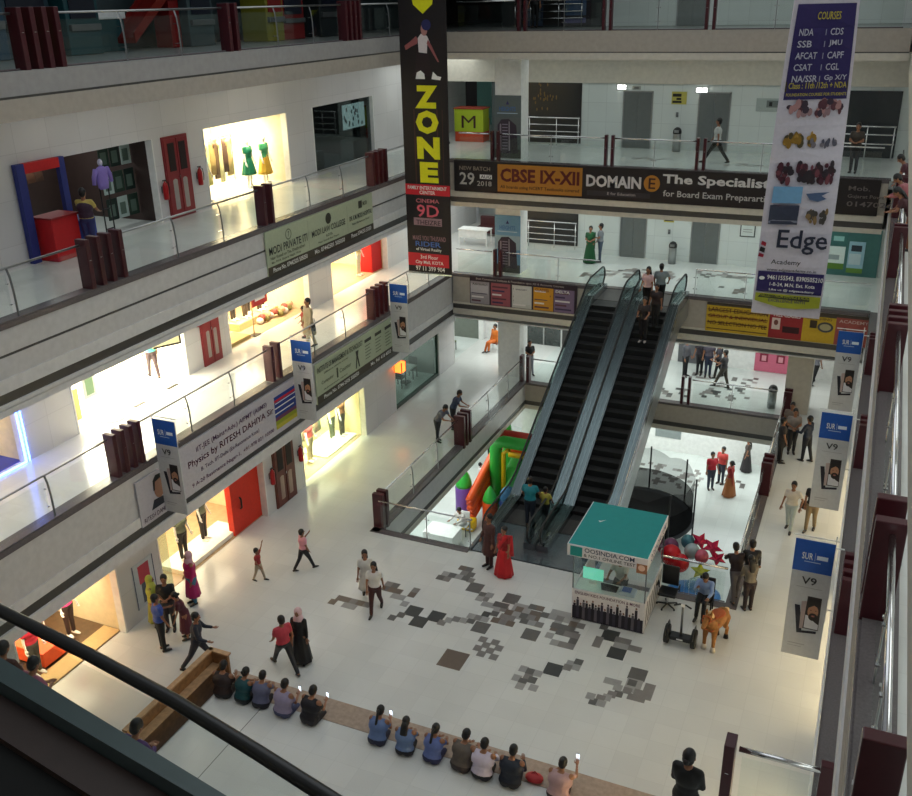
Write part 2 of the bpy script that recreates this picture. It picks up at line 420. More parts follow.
FBF = {'3': [(0, -.72, 0, BEIGE), (-.72, -.76, -.01, DARKS), (-.76, -1.0, 0, CREAM)],
       '2': [(0.02, -.08, .02, CURB), (-.08, -1.2, 0, BEIGE), (-1.2, -1.46, .03, CREAM), (-1.46, -1.68, -.02, DARKS), (-1.68, -1.85, .02, CREAM)],
       '1': [(0.02, -.08, .02, CURB), (-.08, -1.2, 0, BEIGE), (-1.2, -1.28, .03, CREAM), (-1.28, -1.5, -.02, DARKS), (-1.5, -1.75, .02, CREAM)],
       '0': [(0.02, -.08, .02, CURB), (-.08, -.82, 0, BEIGE), (-.82, -1.02, -.02, DARKS), (-1.02, -1.2, .02, CREAM)]}
for lv in '123':
    z = GZ[lv]
    a = MB(); b = MB(); c = MB()
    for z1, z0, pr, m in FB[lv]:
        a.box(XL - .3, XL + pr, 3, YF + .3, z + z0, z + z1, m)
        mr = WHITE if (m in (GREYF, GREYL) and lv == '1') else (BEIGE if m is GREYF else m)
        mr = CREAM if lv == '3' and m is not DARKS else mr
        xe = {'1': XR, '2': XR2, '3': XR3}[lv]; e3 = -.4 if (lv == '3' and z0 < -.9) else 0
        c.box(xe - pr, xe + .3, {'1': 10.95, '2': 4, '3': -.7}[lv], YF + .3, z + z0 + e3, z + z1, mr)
    for z1, z0, pr, m in FBF[lv]: b.box(XL + .05, XR - .05, YF - pr, YF + .3, z + z0, z + z1, m)
    struct(a, 'trim_left_' + {'1': 'first', '2': 'second', '3': 'third'}[lv]); struct(b, 'trim_far_' + lv); struct(c, 'trim_right_' + lv)
# the ground floor opening
a = MB()
for z1, z0, pr, m in FBF['0']:
    mm = GREYF if m is BEIGE else m
    a.box(-13.2, -12.9 + pr, 22.5, 36.2, z0, z1, mm)
    a.box(-12.9, -2.25, YF - pr, YF + .3, z0, z1, m)
    a.box(-2.25 - pr, -1.95, 22.5, 36.2, z0, z1, mm)
    a.box(-13.2, -9.85, 22.45, 22.7 + pr, z0, z1, mm); a.box(-4.2, -2.26, 22.45, 22.7 + pr, z0, z1, mm)
struct(a, 'trim_ground_opening')
# slabs
f = MB()
f.box(-24, 6, -3, 3, -.3, 0, FLOOR); f.box(-23, -13.02, 3, 46, -.3, 0, FLOOR); f.box(-13.02, 6, 3, 22.6, -.3, 0, FLOOR); f.box(-2.13, 6, 22.6, 46, -.3, 0, FLOOR); f.box(-13.02, -2.13, 36.1, 46, -.3, 0, FLOORF)
LAND = mat('landing_steel', (.22, .25, .27), .22, .7, var=.12, scale=3)
f.box(-9.85, -6.05, 22.66, 25.2, -.3, .008, LAND); f.box(-6.1, -4.1, 22.66, 22.9, -.3, .004, FLOOR)
f.box(-9.9, -9.8, 22.66, 25.2, -.3, .05, DSTEEL)
# inlaid dark tiles (part of the floor)
TC = [mat('inlay_black', (.06, .062, .06), .3), mat('inlay_dark', (.13, .122, .115), .3), mat('inlay_mid', (.22, .205, .195), .3),
      mat('inlay_light', (.33, .32, .31), .3), mat('inlay_brown', (.165, .125, .10), .3)]
CX, CY = .213, .232
IN = [0]
def inlay(mb, cx, cy, nx, ny, t, z=0.0):
    IN[0] += 1; e = .002 + .00004 * (IN[0] % 160)
    mb.box(cx - nx * CX / 2, cx + nx * CX / 2, cy - ny * CY / 2, cy + ny * CY / 2, z - .01, z + e, TC[t])
for cx, cy, t in [(-10.05, 19.17, 0), (-9.71, 18.80, 0), (-9.37, 19.18, 0), (-8.92, 20.84, 1), (-7.77, 20.72, 1), (-8.07, 19.19, 1), (-6.74, 19.40, 1), (-4.80, 20.15, 0), (-5.75, 18.29, 0), (-4.46, 19.50, 0), (-3.77, 18.90, 1)]:
    inlay(f, cx, cy, 2, 2, t)
inlay(f, -8.21, 17.7, 3, 3, 4)
for cx, cy, nx, ny, t in [(-5.03, 19.77, 1, 2, 2), (-3.39, 18.37, 1.2, 2.6, 2), (-3.60, 18.05, 2, 1, 2), (-4.27, 18.40, 2, 1, 3), (-4.12, 19.85, 2, 1, 2), (-4.44, 20.06, 2, 1, 2), (-4.44, 19.83, 1.8, 1, 3),
                          (-3.77, 18.45, 1.8, 2.2, 3), (-7.39, 20.25, 2, 3, 3), (-7.0, 20.2, 2.4, 2, 4), (-8.25, 20.22, 2, 1, 3), (-7.57, 19.88, 2, 1, 2)]:
    inlay(f, cx, cy, nx, ny, t)
ones = [(-10.46, 18.69, 1), (-10.29, 18.89, 1), (-7.66, 18.55, 2), (-7.82, 18.74, 2), (-7.48, 18.74, 2), (-7.81, 18.36, 2), (-7.31, 18.56, 2), (-7.48, 18.38, 2), (-7.64, 18.18, 2), (-7.30, 18.18, 2),
        (-9.85, 20.93, 2), (-9.18, 21.13, 2), (-9.12, 18.99, 2), (-8.99, 19.16, 3), (-8.82, 19.28, 2), (-8.6, 19.3, 3), (-8.42, 19.36, 1), (-8.3, 19.56, 2), (-8.5, 19.56, 3), (-8.16, 19.79, 0), (-8.1, 19.56, 3), (-7.95, 19.9, 1),
        (-7.95, 20.12, 3), (-7.79, 20.18, 2), (-5.70, 19.87, 1), (-5.05, 20.44, 1), (-3.82, 18.54, 1), (-4.03, 18.03, 1), (-3.86, 18.22, 2), (-4.1, 18.24, 3), (-4.17, 17.95, 2), (-4.25, 17.8, 3), (-4.38, 17.72, 2),
        (-4.5, 17.54, 1), (-4.32, 17.55, 3), (-4.62, 17.7, 3), (-3.6, 18.25, 2), (-5.42, 18.67, 3), (-5.25, 18.8, 1), (-5.25, 18.58, 3), (-5.45, 18.5, 2), (-6.44, 18.03, 3), (-6.25, 18.0, 1), (-6.05, 18.0, 3), (-6.24, 17.78, 2),
        (-6.1, 17.72, 1), (-6.48, 17.65, 3), (-6.3, 17.58, 1), (-6.3, 17.4, 3), (-5.98, 17.46, 3), (-8.59, 20.6, 1), (-8.45, 20.45, 2), (-8.6, 20.4, 3), (-8.4, 20.65, 3)]
for cx, cy, t in ones: inlay(f, cx, cy, 1, 1, t)
def scatter(mb, cx, cy, nx, ny, z, dens, seed, skew=0.0, shade=(1, 2, 3, 3, 4)):
    r = random.Random(seed)
    for i in range(nx):
        for j in range(ny):
            e = max(abs(i - nx / 2) / (nx / 2), abs(j - ny / 2) / (ny / 2))
            if r.random() < dens * (1.25 - .7 * e):
                inlay(mb, cx + (i - nx / 2) * CX + skew * (j - ny / 2) * CX, cy + (j - ny / 2) * CY, 1, 1, r.choice(shade), z)
scatter(f, -9.5, 21.4, 4, 4, 0, .75, 1, .3); scatter(f, -10.75, 19.85, 5, 4, 0, .7, 2); scatter(f, -11.7, 18.95, 5, 2, 0, .8, 3, .5)
scatter(f, -6.35, 20.35, 7, 4, 0, .8, 4); scatter(f, -5.95, 19.9, 5, 5, 0, .85, 5); scatter(f, -7.4, 20.1, 6, 4, 0, .5, 6)
scatter(f, -4.4, 38.0, 9, 7, 0, .35, 7, .4, (0, 1, 2)); scatter(f, -6.6, 37.3, 6, 5, 0, .4, 8, 0, (0, 1, 2)); scatter(f, -5, 39.6, 14, 5, 0, .4, 19, 0, (1, 2, 3))
f.box(-16.7, -14.0, 41.0, 42.6, 0, .004, TC[1]); f.box(-12.2, -10.6, 39.6, 41, -.01, .004, TC[2])
struct(f, 'floor_ground')
# platform at the near end with brown nosing
p = MB(); p.box(-12.7, 6, 3, 14.25, 0, .39, FLOOR); p.box(-12.7, 6, 14.2, 14.86, 0, .40, TAN)
p.box(-11.42, -11.405, 9, 14.2, .385, .3915, DARKS)
struct(p, 'floor_platform')
# upper slabs
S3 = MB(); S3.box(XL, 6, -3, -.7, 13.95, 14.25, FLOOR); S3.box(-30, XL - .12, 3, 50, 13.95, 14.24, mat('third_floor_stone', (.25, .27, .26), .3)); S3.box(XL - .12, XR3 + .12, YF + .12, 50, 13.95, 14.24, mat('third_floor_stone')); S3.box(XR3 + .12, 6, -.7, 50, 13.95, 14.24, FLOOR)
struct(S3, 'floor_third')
S2 = MB(); S2.box(-24, XL - .12, 3, 50, 9.05, 9.35, FLOOR); S2.box(XL - .12, XR2 + .12, YF + .12, 50, 9.05, 9.35, FLOORF); S2.box(XR2 + .12, 6, 3, 50, 9.05, 9.35, FLOOR)
scatter(S2, -8.6, 38.6, 8, 4, 9.35, .55, 11, 0, (2, 3, 3)); scatter(S2, -4.6, 38.2, 10, 3, 9.35, .5, 12, 0, (2, 3, 3)); scatter(S2, -6.2, 36.8, 5, 3, 9.35, .6, 13, 0, (2, 3))
S2.box(1.9, 2.4, 7.9, 8.7, 9.34, 9.353, TC[1])
struct(S2, 'floor_second')
S1 = MB(); S1.box(-24, XL - .12, 3, 50, 4.25, 4.55, FLOOR); S1.box(XL - .12, XR + .12, YF + .12, 50, 4.25, 4.55, FLOORF); S1.box(XR + .12, 6, 3, 50, 4.25, 4.55, FLOOR)
S1.prism([(-16.3, 3), (-16.3, 8.7), (-3.0, 6.9), (-.95, 10.95), (XR, 10.95), (XR, 3)], 4.25, 4.55, FLOOR)
scatter(S1, -8.4, 38.8, 16, 7, 4.55, .5, 14, .2, (2, 2, 3, 1)); scatter(S1, -10.3, 37.8, 6, 4, 4.55, .5, 15, 0, (1, 2)); scatter(S1, -5.4, 39.6, 12, 4, 4.55, .5, 16, 0, (1, 2, 3)); scatter(S1, -4.6, 37.6, 8, 4, 4.55, .45, 17)
scatter(S1, -20.6, 19.5, 6, 3, 4.55, .2, 18, 0, (2,))
struct(S1, 'floor_first')
BF = MB(); BF.box(-23, 6, 20, 44, -4.9, -4.6, FLOORF); scatter(BF, -6.8, 38.6, 20, 9, -4.6, .4, 21, .5, (2, 3, 2)); scatter(BF, -3.9, 38.8, 6, 4, -4.6, .4, 22, 0, (1, 2))
struct(BF, 'floor_basement')
# ceilings
for nm, z, zz in (('second', 13.3, 0), ('first', 7.43, 0), ('ground', 2.36, 1), ('basement', -1.2, 2)):
    c = MB()
    if zz < 2:
        c.box(-24, XL - .28, 3, 46, z, z + .06, WHITE); c.box(XL - .28, XR + .28, YF + .28, 46, z + .15, z + .21, WHITE); c.box(XR + .28, 6, 3, 46, z, z + .06, WHITE)
    else:
        c.box(-23, -13.2, 20, 44, z, z + .06, WHITE); c.box(-13.2, -1.95, YF + .28, 44, z, z + .06, WHITE); c.box(-1.95, 6, 20, 44, z, z + .06, WHITE); c.box(-13.2, -1.95, 20, 22.4, z, z + .06, WHITE)
    struct(c, 'ceiling_' + nm)
# ---- left wall with its shop openings
OPEN = {'2': (-19.8, 3, 46, 9.35, 13.3, 11.8, [(17.4, 22.55), (24.9, 29.7), (31.4, 36.2)]),
        '1': (-19.3, 3, 46, 4.55, 7.43, 6.9, [(11, 15.6), (17.4, 22.2), (24.4, 29.5), (31.1, 35.9)]),
        '0': (-16.75, 3, 46, 0, 2.36, 2.3, [(12.1, 15.45), (17.0, 22.1), (24.3, 28.75), (31.2, 35.5), (37.1, 40.6)])}
for lv, (wx, y0, y1, z0, z1, zt, ops) in OPEN.items():
    w = MB(); y = y0
    for a, b in ops:
        w.box(wx - .2, wx, y, a, z0, z1, WALLT); w.box(wx - .2, wx, a, b, zt, z1, WALLT)
        w.box(wx - .22, wx + .02, a, a + .05, z0, zt, WHITE); w.box(wx - .22, wx + .02, b - .05, b, z0, zt, WHITE); y = b
    w.box(wx - .2, wx, y, y1, z0, z1, WALLT)
    struct(w, 'wall_left_' + {'2': 'second', '1': 'first', '0': 'ground'}[lv])
# ---- far wall
w = MB()
w.box(-16.1, 6, 41.3, 41.5, 9.35, 12.0, WALLF); w.box(-20, 6, 41.2, 41.5, 12.0, 13.95, CREAM); w.box(-16.1, 6, 41.3, 41.5, 4.55, 7.9, WALLF)
w.box(-20, 6, 40.95, 41.2, 0, 2.6, WHITE); w.box(-20, 6, 41.0, 41.2, -4.6, -1.2, WHITE); w.box(-20, 6, 48, 48.2, 4.5, 14, WALLF)
w.box(-16.3, -16.1, 41.3, 48, 4.55, 13.3, WHITE)
struct(w, 'wall_far')
w = MB(); w.box(4.2, 4.4, 3, 46, 4.55, 14, WHITE); w.box(4.2, 4.4, 3, 46, 14.3, 19, CREAM)
y = 3
for a, b in [(9.5, 16.0), (18.5, 24), (26, 33)]:
    w.box(.6, .8, y, a, 0, 2.36, WHITE); w.box(.6, .8, a, b, 2.2, 2.36, WHITE); y = b
w.box(.6, .8, y, 41, 0, 2.36, WHITE); w.box(4.2, 4.4, 3, 41, 0, 2.4, WARMW)
struct(w, 'wall_right')
w = MB(); w.box(-24, 6, -3.2, -3, 0, 19, CREAM); w.box(-24, -19.9, -3, 3, 0, 14, WALLT); w.box(-30, 6, 50, 50.2, 9, 19, DKWALL); w.box(-30.2, -30, 3, 50, 14, 19, DKWALL); w.box(-23.2, -23, 20, 44, -4.6, 0, WHITE); w.box(6, 6.2, 20, 44, -4.6, 0, WHITE)
w.box(-24, 6.2, 19.8, 20, -4.9, -.3, WHITE)
struct(w, 'wall_near')
# third floor rooms
w = MB(); w.box(-21.6, -21.4, 3, 46, 14.25, 18.5, mat('games_wall', (.05, .07, .075), .5)); w.box(-16, -11.5, 41.3, 41.5, 14.25, 18.5, mat('third_far_dark', (.03, .04, .04), .5)); w.box(-11.5, 6, 41.3, 41.5, 14.25, 18.5, WALLF)
w.box(-30, 6, 3, 50, 18.5, 18.7, mat('third_ceiling', (.3, .3, .3), .7)) if False else None
struct(w, 'wall_third')
c = MB(); c.box(-30, XL - .3, 3, 50, 18.0, 18.2, DKWALL); c.box(XL - .3, 6, YF + .3, 50, 18.0, 18.2, DKWALL); struct(c, 'ceiling_third')

# ---- columns
def column(name, x0, x1, y0, y1, z0, z1, m):
    struct(MB().box(x0, x1, y0, y1, z0, z1, m), name)
column('pillar', -14.35, -13.35, 36.5, 37.5, 0, 2.8, WHITE); column('pillar', -14.6, -13.5, 36.9, 37.8, 4.55, 7.6, WHITE); column('pillar', -14.6, -13.5, 36.9, 37.8, 9.35, 13.3, WHITE)
column('pillar', -2.3, -1.35, 36.7, 37.6, 0, 2.8, CREAM)
column('pillar', -13.4, -12.5, 37, 38, -4.6, -1.2, WHITE)

# ---- shop interiors and their ceiling lamps
def area(name, loc, sx, sy, power, col=(1, 1, 1), rot=(0, 0, 0), spread=None):
    l = bpy.data.lights.new(name, 'AREA'); l.shape = 'RECTANGLE'; l.size = sx; l.size_y = sy; l.energy = power; l.color = col
    if spread: l.spread = R(spread)
    o = bpy.data.objects.new(name, l); COL.objects.link(o); o.location = loc; o.rotation_euler = rot
    return o
WARM = (1, .86, .58); NEUT = (.93, 1.0, .97); COOL = (.85, .95, 1)
def shop(fx, y0, y1, z0, z1, depth, wm, fm, power, col, spill=0, scol=WARM, sgn=-1, cm=WHITE):
    bx = fx + sgn * depth; a, b = min(bx, fx), max(bx, fx)
    m = MB(); t = .08
    m.box(bx - t if sgn < 0 else bx, bx if sgn < 0 else bx + t, y0 - .1, y1 + .1, z0, z1, wm)
    m.box(a, b, y0 - t, y0, z0, z1, wm); m.box(a, b, y1, y1 + t, z0, z1, wm)
    m.box(a, b, y0 - .1, y1 + .1, z1, z1 + t, cm); m.box(a, b, y0 - .1, y1 + .1, z0, z0 + .012, fm)
    struct(m, 'room_shop_interior')
    if power: area('shop_ceiling_lamp', ((a + b) / 2 + sgn * .3, (y0 + y1) / 2, z1 - .05), depth * .6, (y1 - y0) * .85, power, col)
    if spill: area('shopfront_lamp', (fx - sgn * -.35, (y0 + y1) / 2, z1 - .12), .3, (y1 - y0) * .8, spill, scol, (0, R(-sgn * 38), 0), 120)
LP = 1.0
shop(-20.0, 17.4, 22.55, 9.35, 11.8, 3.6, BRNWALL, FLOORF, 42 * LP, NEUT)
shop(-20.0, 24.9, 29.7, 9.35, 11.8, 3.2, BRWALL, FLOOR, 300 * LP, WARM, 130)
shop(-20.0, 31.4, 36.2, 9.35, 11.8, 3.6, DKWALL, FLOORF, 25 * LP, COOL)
shop(-19.5, 11, 15.6, 4.55, 6.9, 2.4, WARMW, mat('blue_shop_floor', (.03, .05, .35), .4), 90 * LP, WARM)
shop(-19.5, 17.4, 22.2, 4.55, 6.9, 3.4, BRWALL, FLOOR, 800 * LP, (1, .93, .75), 360)
shop(-19.5, 24.4, 29.5, 4.55, 6.9, 3.4, WARMW, WARMF, 260 * LP, WARM, 260)
shop(-19.5, 31.1, 35.9, 4.55, 6.9, 3.2, WARMW, WARMF, 220 * LP, WARM, 220)
shop(-16.95, 12.1, 15.45, 0, 2.3, 3.0, WARMW, mat('brown_shop_floor', (.10, .06, .035), .35, var=.2), 95 * LP, WARM, 60)
shop(-16.95, 17.0, 22.1, 0, 2.3, 3.2, WARMW, WARMF, 150 * LP, WARM, 60)
shop(-16.95, 24.3, 28.75, 0, 2.3, 3.2, WARMW, WARMF, 230 * LP, WARM, 800, (1, .88, .62))
shop(-16.95, 31.2, 35.5, 0, 2.3, 4.0, mat('cafe_wall', (.16, .2, .18), .5), FLOORF, 50 * LP, NEUT)
shop(-16.95, 37.1, 40.6, 0, 2.3, 3.0, mat('lounge_wall', (.18, .2, .17), .5), FLOORF, 50 * LP, NEUT)
shop(.8, 9.5, 16.0, 0, 2.2, 3.2, WARMW, FLOOR, 140 * LP, WARM, 620, (1, .87, .6), 1)
shop(.8, 18.5, 24, 0, 2.2, 3.2, WARMW, FLOOR, 100 * LP, WARM, 110, (1, .87, .6), 1)
shop(.8, 26, 33, 0, 2.2, 3.2, WARMW, FLOOR, 100 * LP, WARM, 110, (1, .9, .7), 1)
# corridor lamps
for z, pw in ((13.2, 70), (7.55, 150), (2.45, 190)):
    area('far_corridor_lamp', (-8, 38.8, z), 14, 2.2, pw, NEUT)
area('far_corner_lamp', (-18.2, 39.5, 13.1), 2, 5, 60, NEUT); area('far_corner_lamp', (-18.2, 40.5, 7.3), 2, 6, 70, NEUT); area('far_corner_lamp', (-15.4, 38.9, 2.3), 2, 3, 40, NEUT)
for y in (12.5, 20, 27, 34):
    area('left_corridor_lamp', (-18.0, y, 13.2), 1.2, 5, 20, (.95, .97, 1)); area('left_corridor_lamp', (-17.9, y, 7.35), 1.2, 5, 40, (1, .96, .88))
for y in (8, 16, 24, 32):
    area('right_corridor_lamp', (2.4, y, 13.2), 1.4, 6, 55, NEUT); area('right_corridor_lamp', (2.4, y, 7.35), 1.4, 6, 45, NEUT)
area('basement_lamp', (-14.9, 31, -1.3), 2.6, 10, 260, NEUT); area('basement_lamp', (-8, 38.8, -1.3), 12, 2.5, 300, NEUT); area('basement_lamp', (0, 30, -1.3), 3, 14, 150, NEUT)
area('atrium_fill_light', (-8, 20, 21.5), 14, 26, 900, (.9, .97, 1))  # added fill light above the atrium; no skylight is known there
area('third_floor_lamp', (-19, 22, 17.8), 1.5, 16, 26, (.6, .85, 1)); area('third_far_lamp', (-5, 38.5, 17.8), 10, 2, 60, NEUT); area('third_right_lamp', (2, 16, 17.8), 2, 16, 80, NEUT)
wd = bpy.data.worlds.new('world'); SC.world = wd; wd.use_nodes = True
wd.node_tree.nodes['Background'].inputs[0].default_value = (.82, .87, .9, 1); wd.node_tree.nodes['Background'].inputs[1].default_value = .25

# ------------------------------------------------------------------ railings and fin pillars
FINH = 1.2
FIN_N = [0]
def fins(axis, c, ps, z, label, w=.32, t=.13, h=FINH, group='maroon fin pillars along the balconies'):
    a0 = sum(ps) / len(ps)
    loc = (c, a0, z) if axis == 'y' else (a0, c, z)
    o = thing('fin_pillar', label, 'railing pillar', loc)
    for p in ps:
        b = MB(); d = p - a0
        if axis == 'y': b.box(-w / 2, w / 2, d - t / 2, d + t / 2, -.1, h, FIN)
        else: b.box(d - t / 2, d + t / 2, -w / 2, w / 2, -.1, h, FIN)
        b.build('fin', o, bevel=.012)
        k = MB(); q = [(w / 2 + .002, d, h * .6), (-w / 2 - .002, d, h * .6)] if axis == 'y' else [(d, -w / 2 - .002, h * .6)]
        for v in q: k.cbox(v, (.012, .05, .012) if axis == 'y' else (.05, .012, .012), CHROME)
        k.build('clip', o)
def rail(p0, p1, z, posts, label='', h=1.08, postmat=None, hand=None, r=.027, gh=.95, lean=0.0):
    """glass railing from p0 to p1 (x,y), posts = fractions along the run; lean pushes the post waist sideways"""
    pm_ = postmat or STEEL; hand = hand or CHROME
    a = Vector((*p0, 0)); b = Vector((*p1, 0)); d = b - a; L = d.length; u = d / L; nrm = Vector((-u.y, u.x, 0))
    o = thing('glass_railing', label, 'railing', (p0[0], p0[1], z), 0)
    MB().tube([Vector((0, 0, h)), d + Vector((0, 0, h))], r, hand, 10).build('handrail', o, smooth=True)
    MB().tube([nrm * .0 + Vector((0, 0, .02)), d + Vector((0, 0, .02))], [(.02, .02)] * 2, CURB, 4).build('base_channel', o)
    fr = sorted(posts)
    for f_ in fr:
        c = d * f_
        k = MB(); k.tube([c + nrm * lean * q + Vector((0, 0, zz)) for q, zz in ((1, 0), (1, .3), (.95, .6), (.6, .9), (0, h - .01))], [(.03, .012)] * 5, pm_, 6)
        for zz in (.3, .75): k.cbox(c + u * .06 + Vector((0, 0, zz)), (.05, .05, .02), CHROME, math.atan2(u.y, u.x)); k.cbox(c - u * .06 + Vector((0, 0, zz)), (.05, .05, .02), CHROME, math.atan2(u.y, u.x))
        k.build('post', o)
    ed = [0.0] + fr + [1.0]
    for i in range(len(ed) - 1):
        s0 = a * 0 + d * ed[i] + u * .05; s1 = d * ed[i + 1] - u * .05
        if (s1 - s0).length < .15 or ed[i + 1] - ed[i] < .01: continue
        t = nrm * .006; g = MB()
        vs = [s0 - t + Vector((0, 0, .06)), s1 - t + Vector((0, 0, .06)), s1 + t + Vector((0, 0, .06)), s0 + t + Vector((0, 0, .06))]
        vs += [v + Vector((0, 0, gh - .06)) for v in vs]
        g.add(vs, [(0, 3, 2, 1), (4, 5, 6, 7), (0, 1, 5, 4), (1, 2, 6, 5), (2, 3, 7, 6), (3, 0, 4, 7)], GLASS).build('glass_panel', o)
    return o
ORD = ['nearest', 'second', 'third', 'fourth', 'fifth', 'sixth']
LVN = {'0': 'ground floor', '1': 'first floor', '2': 'second floor', '3': 'third floor'}
RX = -16.47
LFIN = {'3': [[9.0, 9.3], [15.25, 15.58, 15.91, 16.24], [22.2, 22.53], [28.4, 28.7, 29.0, 29.3], [35.7]],
        '2': [[9.2, 9.5], [15.98, 16.33, 16.68, 17.05], [22.98, 23.36], [29.68, 30.0, 30.32, 30.64], [35.8]],
        '1': [[9.2, 9.5], [15.76, 16.05, 16.34, 16.63], [22.6, 22.98], [29.15, 29.5, 29.85, 30.2], [35.8]]}
for lv, gs in LFIN.items():
    z = GZ[lv]
    for i, g in enumerate(gs[:-1]):
        if i == 0: continue
        fins('y', RX, g, z, 'maroon pillar of %s upright fins on the %s left balcony, %s one from the camera' % ({2: 'two', 4: 'four'}[len(g)], LVN[lv], ['', 'nearest', 'middle', 'farthest'][i]))
    for i in range(4):
        y0 = gs[i][-1] + .1; y1 = gs[i + 1][0] - .1
        rail((RX, y0), (RX, y1), z, [.33, .67], postmat=DSTEEL, hand=STEEL, label='glass railing with steel handrail on the %s left balcony, %s bay from the camera' % (LVN[lv], ORD[i]), lean=-.09)
# curb under the rails
for lv in '12':
    c = MB(); z = GZ[lv]; c.box(XL - .34, XL - .0, 3, YF, z, z + .05, CURB); xe = XR if lv == '1' else XR2; c.box(xe + .01, xe + .36, 10.95 if lv == '1' else 4.2, YF, z, z + .05, CURB); c.box(XL, XR, YF + .02, YF + .34, z, z + .05, CURB)
    struct(c, 'trim_curb')
# right side
RR = .6
RF = {'2': [[5.95], [9.2, 9.7], [15.8, 16.15, 16.5, 16.85], [23.0, 23.35], [29.7, 30.0], [35.8]],
      '1': [[11.0], [15.8, 16.1, 16.4, 16.7], [22.9, 23.2, 23.5], [29.6, 29.9, 30.2], [35.8]]}
for lv, gs in RF.items():
    z = GZ[lv]
    for i, g in enumerate(gs[:-1]):
        fins('y', RR - .02 if lv == '2' else .52, g, z, 'maroon fin pillar in the %s right hand railing, %s from the camera' % (LVN[lv], ORD[i]), w=.3, t=.14)
    for i in range(len(gs) - 1):
        y0 = gs[i][-1] + .12; y1 = gs[i + 1][0] - .12
        rail((RR + (.0 if lv == '2' else .07), y0), (RR + (.0 if lv == '2' else .07), y1), z, [.33, .67], 'long chrome and glass railing on the %s right balcony, %s bay from the camera' % (LVN[lv], ORD[i]), r=.034)
# far side
for lv, gs, pk in (('2', [-14.31, -9.63, -6.17], True), ('3', [-13.2, -9.9, -6.2], True)):
    z = GZ[lv]
    for i, x in enumerate(gs):
        fins('x', YF + .18, [x - .13, x + .13], z, 'pair of narrow dark fins in the far %s railing, %s from the left' % (LVN[lv], ORD[i].replace('nearest', 'first')), w=.2, t=.11)
    xs = [-16.1] + gs + [.2]
    for i in range(4):
        rail((xs[i] + .2, YF + .18), (xs[i + 1] - .2, YF + .18), z, [.5] if i in (1, 2) else ([.33, .66] if i == 3 else []), 'glass railing along the far %s edge, %s bay from the left' % (LVN[lv], ORD[i].replace('nearest', 'first')))
z = GZ['1']
fins('x', YF + .18, [-14.35, -14.1], z, 'pair of maroon fins in the far first floor railing beside the tower poster', w=.2, t=.11)
rail((-16.1, YF + .18), (-14.5, YF + .18), z, [], 'short glass railing in the far left corner of the first floor')
rail((-13.95, YF + .18), (-9.85, YF + .18), z, [.58], 'glass railing on the first floor left of the escalator heads')
rail((-6.0, YF + .18), (.3, YF + .18), z, [0, .3, .64], 'glass railing on the first floor right of the escalator heads')
# ground floor opening
fins('y', -13.03, [22.82, 23.1], 0, 'maroon corner pillar at the near left corner of the floor opening', w=.36, t=.16)
fins('y', -13.05, [29.25, 29.55, 29.85], 0, 'maroon fin pillar the man leans on beside the floor opening', w=.42, t=.15)
fins('x', YF + .15, [-13.1, -12.8], 0, 'maroon fin pillar in front of the white column at the far corner of the opening', w=.3, t=.14)
rail((-13.05, 23.25), (-13.05, 29.1), 0, [.33, .67], 'glass railing left of the floor opening, bay nearer the camera', lean=-.06)
rail((-13.05, 30.0), (-13.05, 36.0), 0, [.33, .7], 'glass railing left of the floor opening, bay beyond the leaning man', lean=-.06)
rail((-12.9, 22.6), (-9.75, 22.6), 0, [.52, .98], 'glass railing on the near side of the floor opening in front of the inflatable slide')
rail((-4.1, 22.76), (-2.3, 22.76), 0, [], 'short white topped glass railing behind the seated man in blue', r=.035)
rail((-12.6, YF + .15), (-9.9, YF + .15), 0, [], 'glass railing on the far edge of the opening left of the escalator')
fins('x', YF + .15, [-6.17, -5.9], 0, 'pair of dark fins in the far ground floor railing below the men', w=.2, t=.11)
rail((-5.8, YF + .15), (-2.5, YF + .15), 0, [.48], 'glass railing on the far edge of the opening right of the escalators')
fins('y', -2.1, [35.9, 36.25], 0, 'maroon fins at the far right corner of the floor opening', w=.3, t=.12)
fins('y', -2.1, [29.4, 29.75, 30.1], 0, 'maroon fin pillar halfway along the right side of the floor opening', w=.34, t=.14)
rail((-2.15, 22.9), (-2.15, 29.2), 0, [.33, .67], 'glass railing right of the floor opening, bay nearer the camera')
rail((-2.15, 30.3), (-2.15, 35.8), 0, [.33, .67], 'glass railing right of the floor opening, bay farther from the camera')
# near first floor rail at the bottom right, near second floor rail at the bottom left
fins('x', 10.97, [-.82], GZ['1'], 'single maroon fin at the near corner of the first floor by the bottom edge', w=.3, t=.15)
rail((-.7, 10.97), (.5, 10.97), GZ['1'], [], 'short chrome railing on the near first floor corner', r=.04)
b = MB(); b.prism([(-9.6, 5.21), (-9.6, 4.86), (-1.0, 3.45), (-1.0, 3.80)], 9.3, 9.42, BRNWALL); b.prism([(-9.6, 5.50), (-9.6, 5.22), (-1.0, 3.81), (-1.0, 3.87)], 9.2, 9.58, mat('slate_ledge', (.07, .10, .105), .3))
b.prism([(-9.6, 4.92), (-9.6, 3), (-1.0, 3), (-1.0, 3.5)], 9.05, 9.35, mat('black_landing_floor', (.008, .008, .008), .9)); b.prism([(-9.62, 5.30), (-9.62, 4.88), (-1.0, 3.45), (-1.0, 3.80)], 8.2, 9.3, DARKS)  # near landing floor is plain black all over
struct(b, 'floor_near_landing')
rail((-14.0, 8.30), (-3.2, 6.84), GZ['1'], [.15, .3, .45, .6, .75, .9], 'first floor railing under the thick black handrail where three people lean')
o = thing('near_railing', 'thick black handrail and glass running across the bottom left corner', 'railing', (-9.6, 5.2, 9.42))
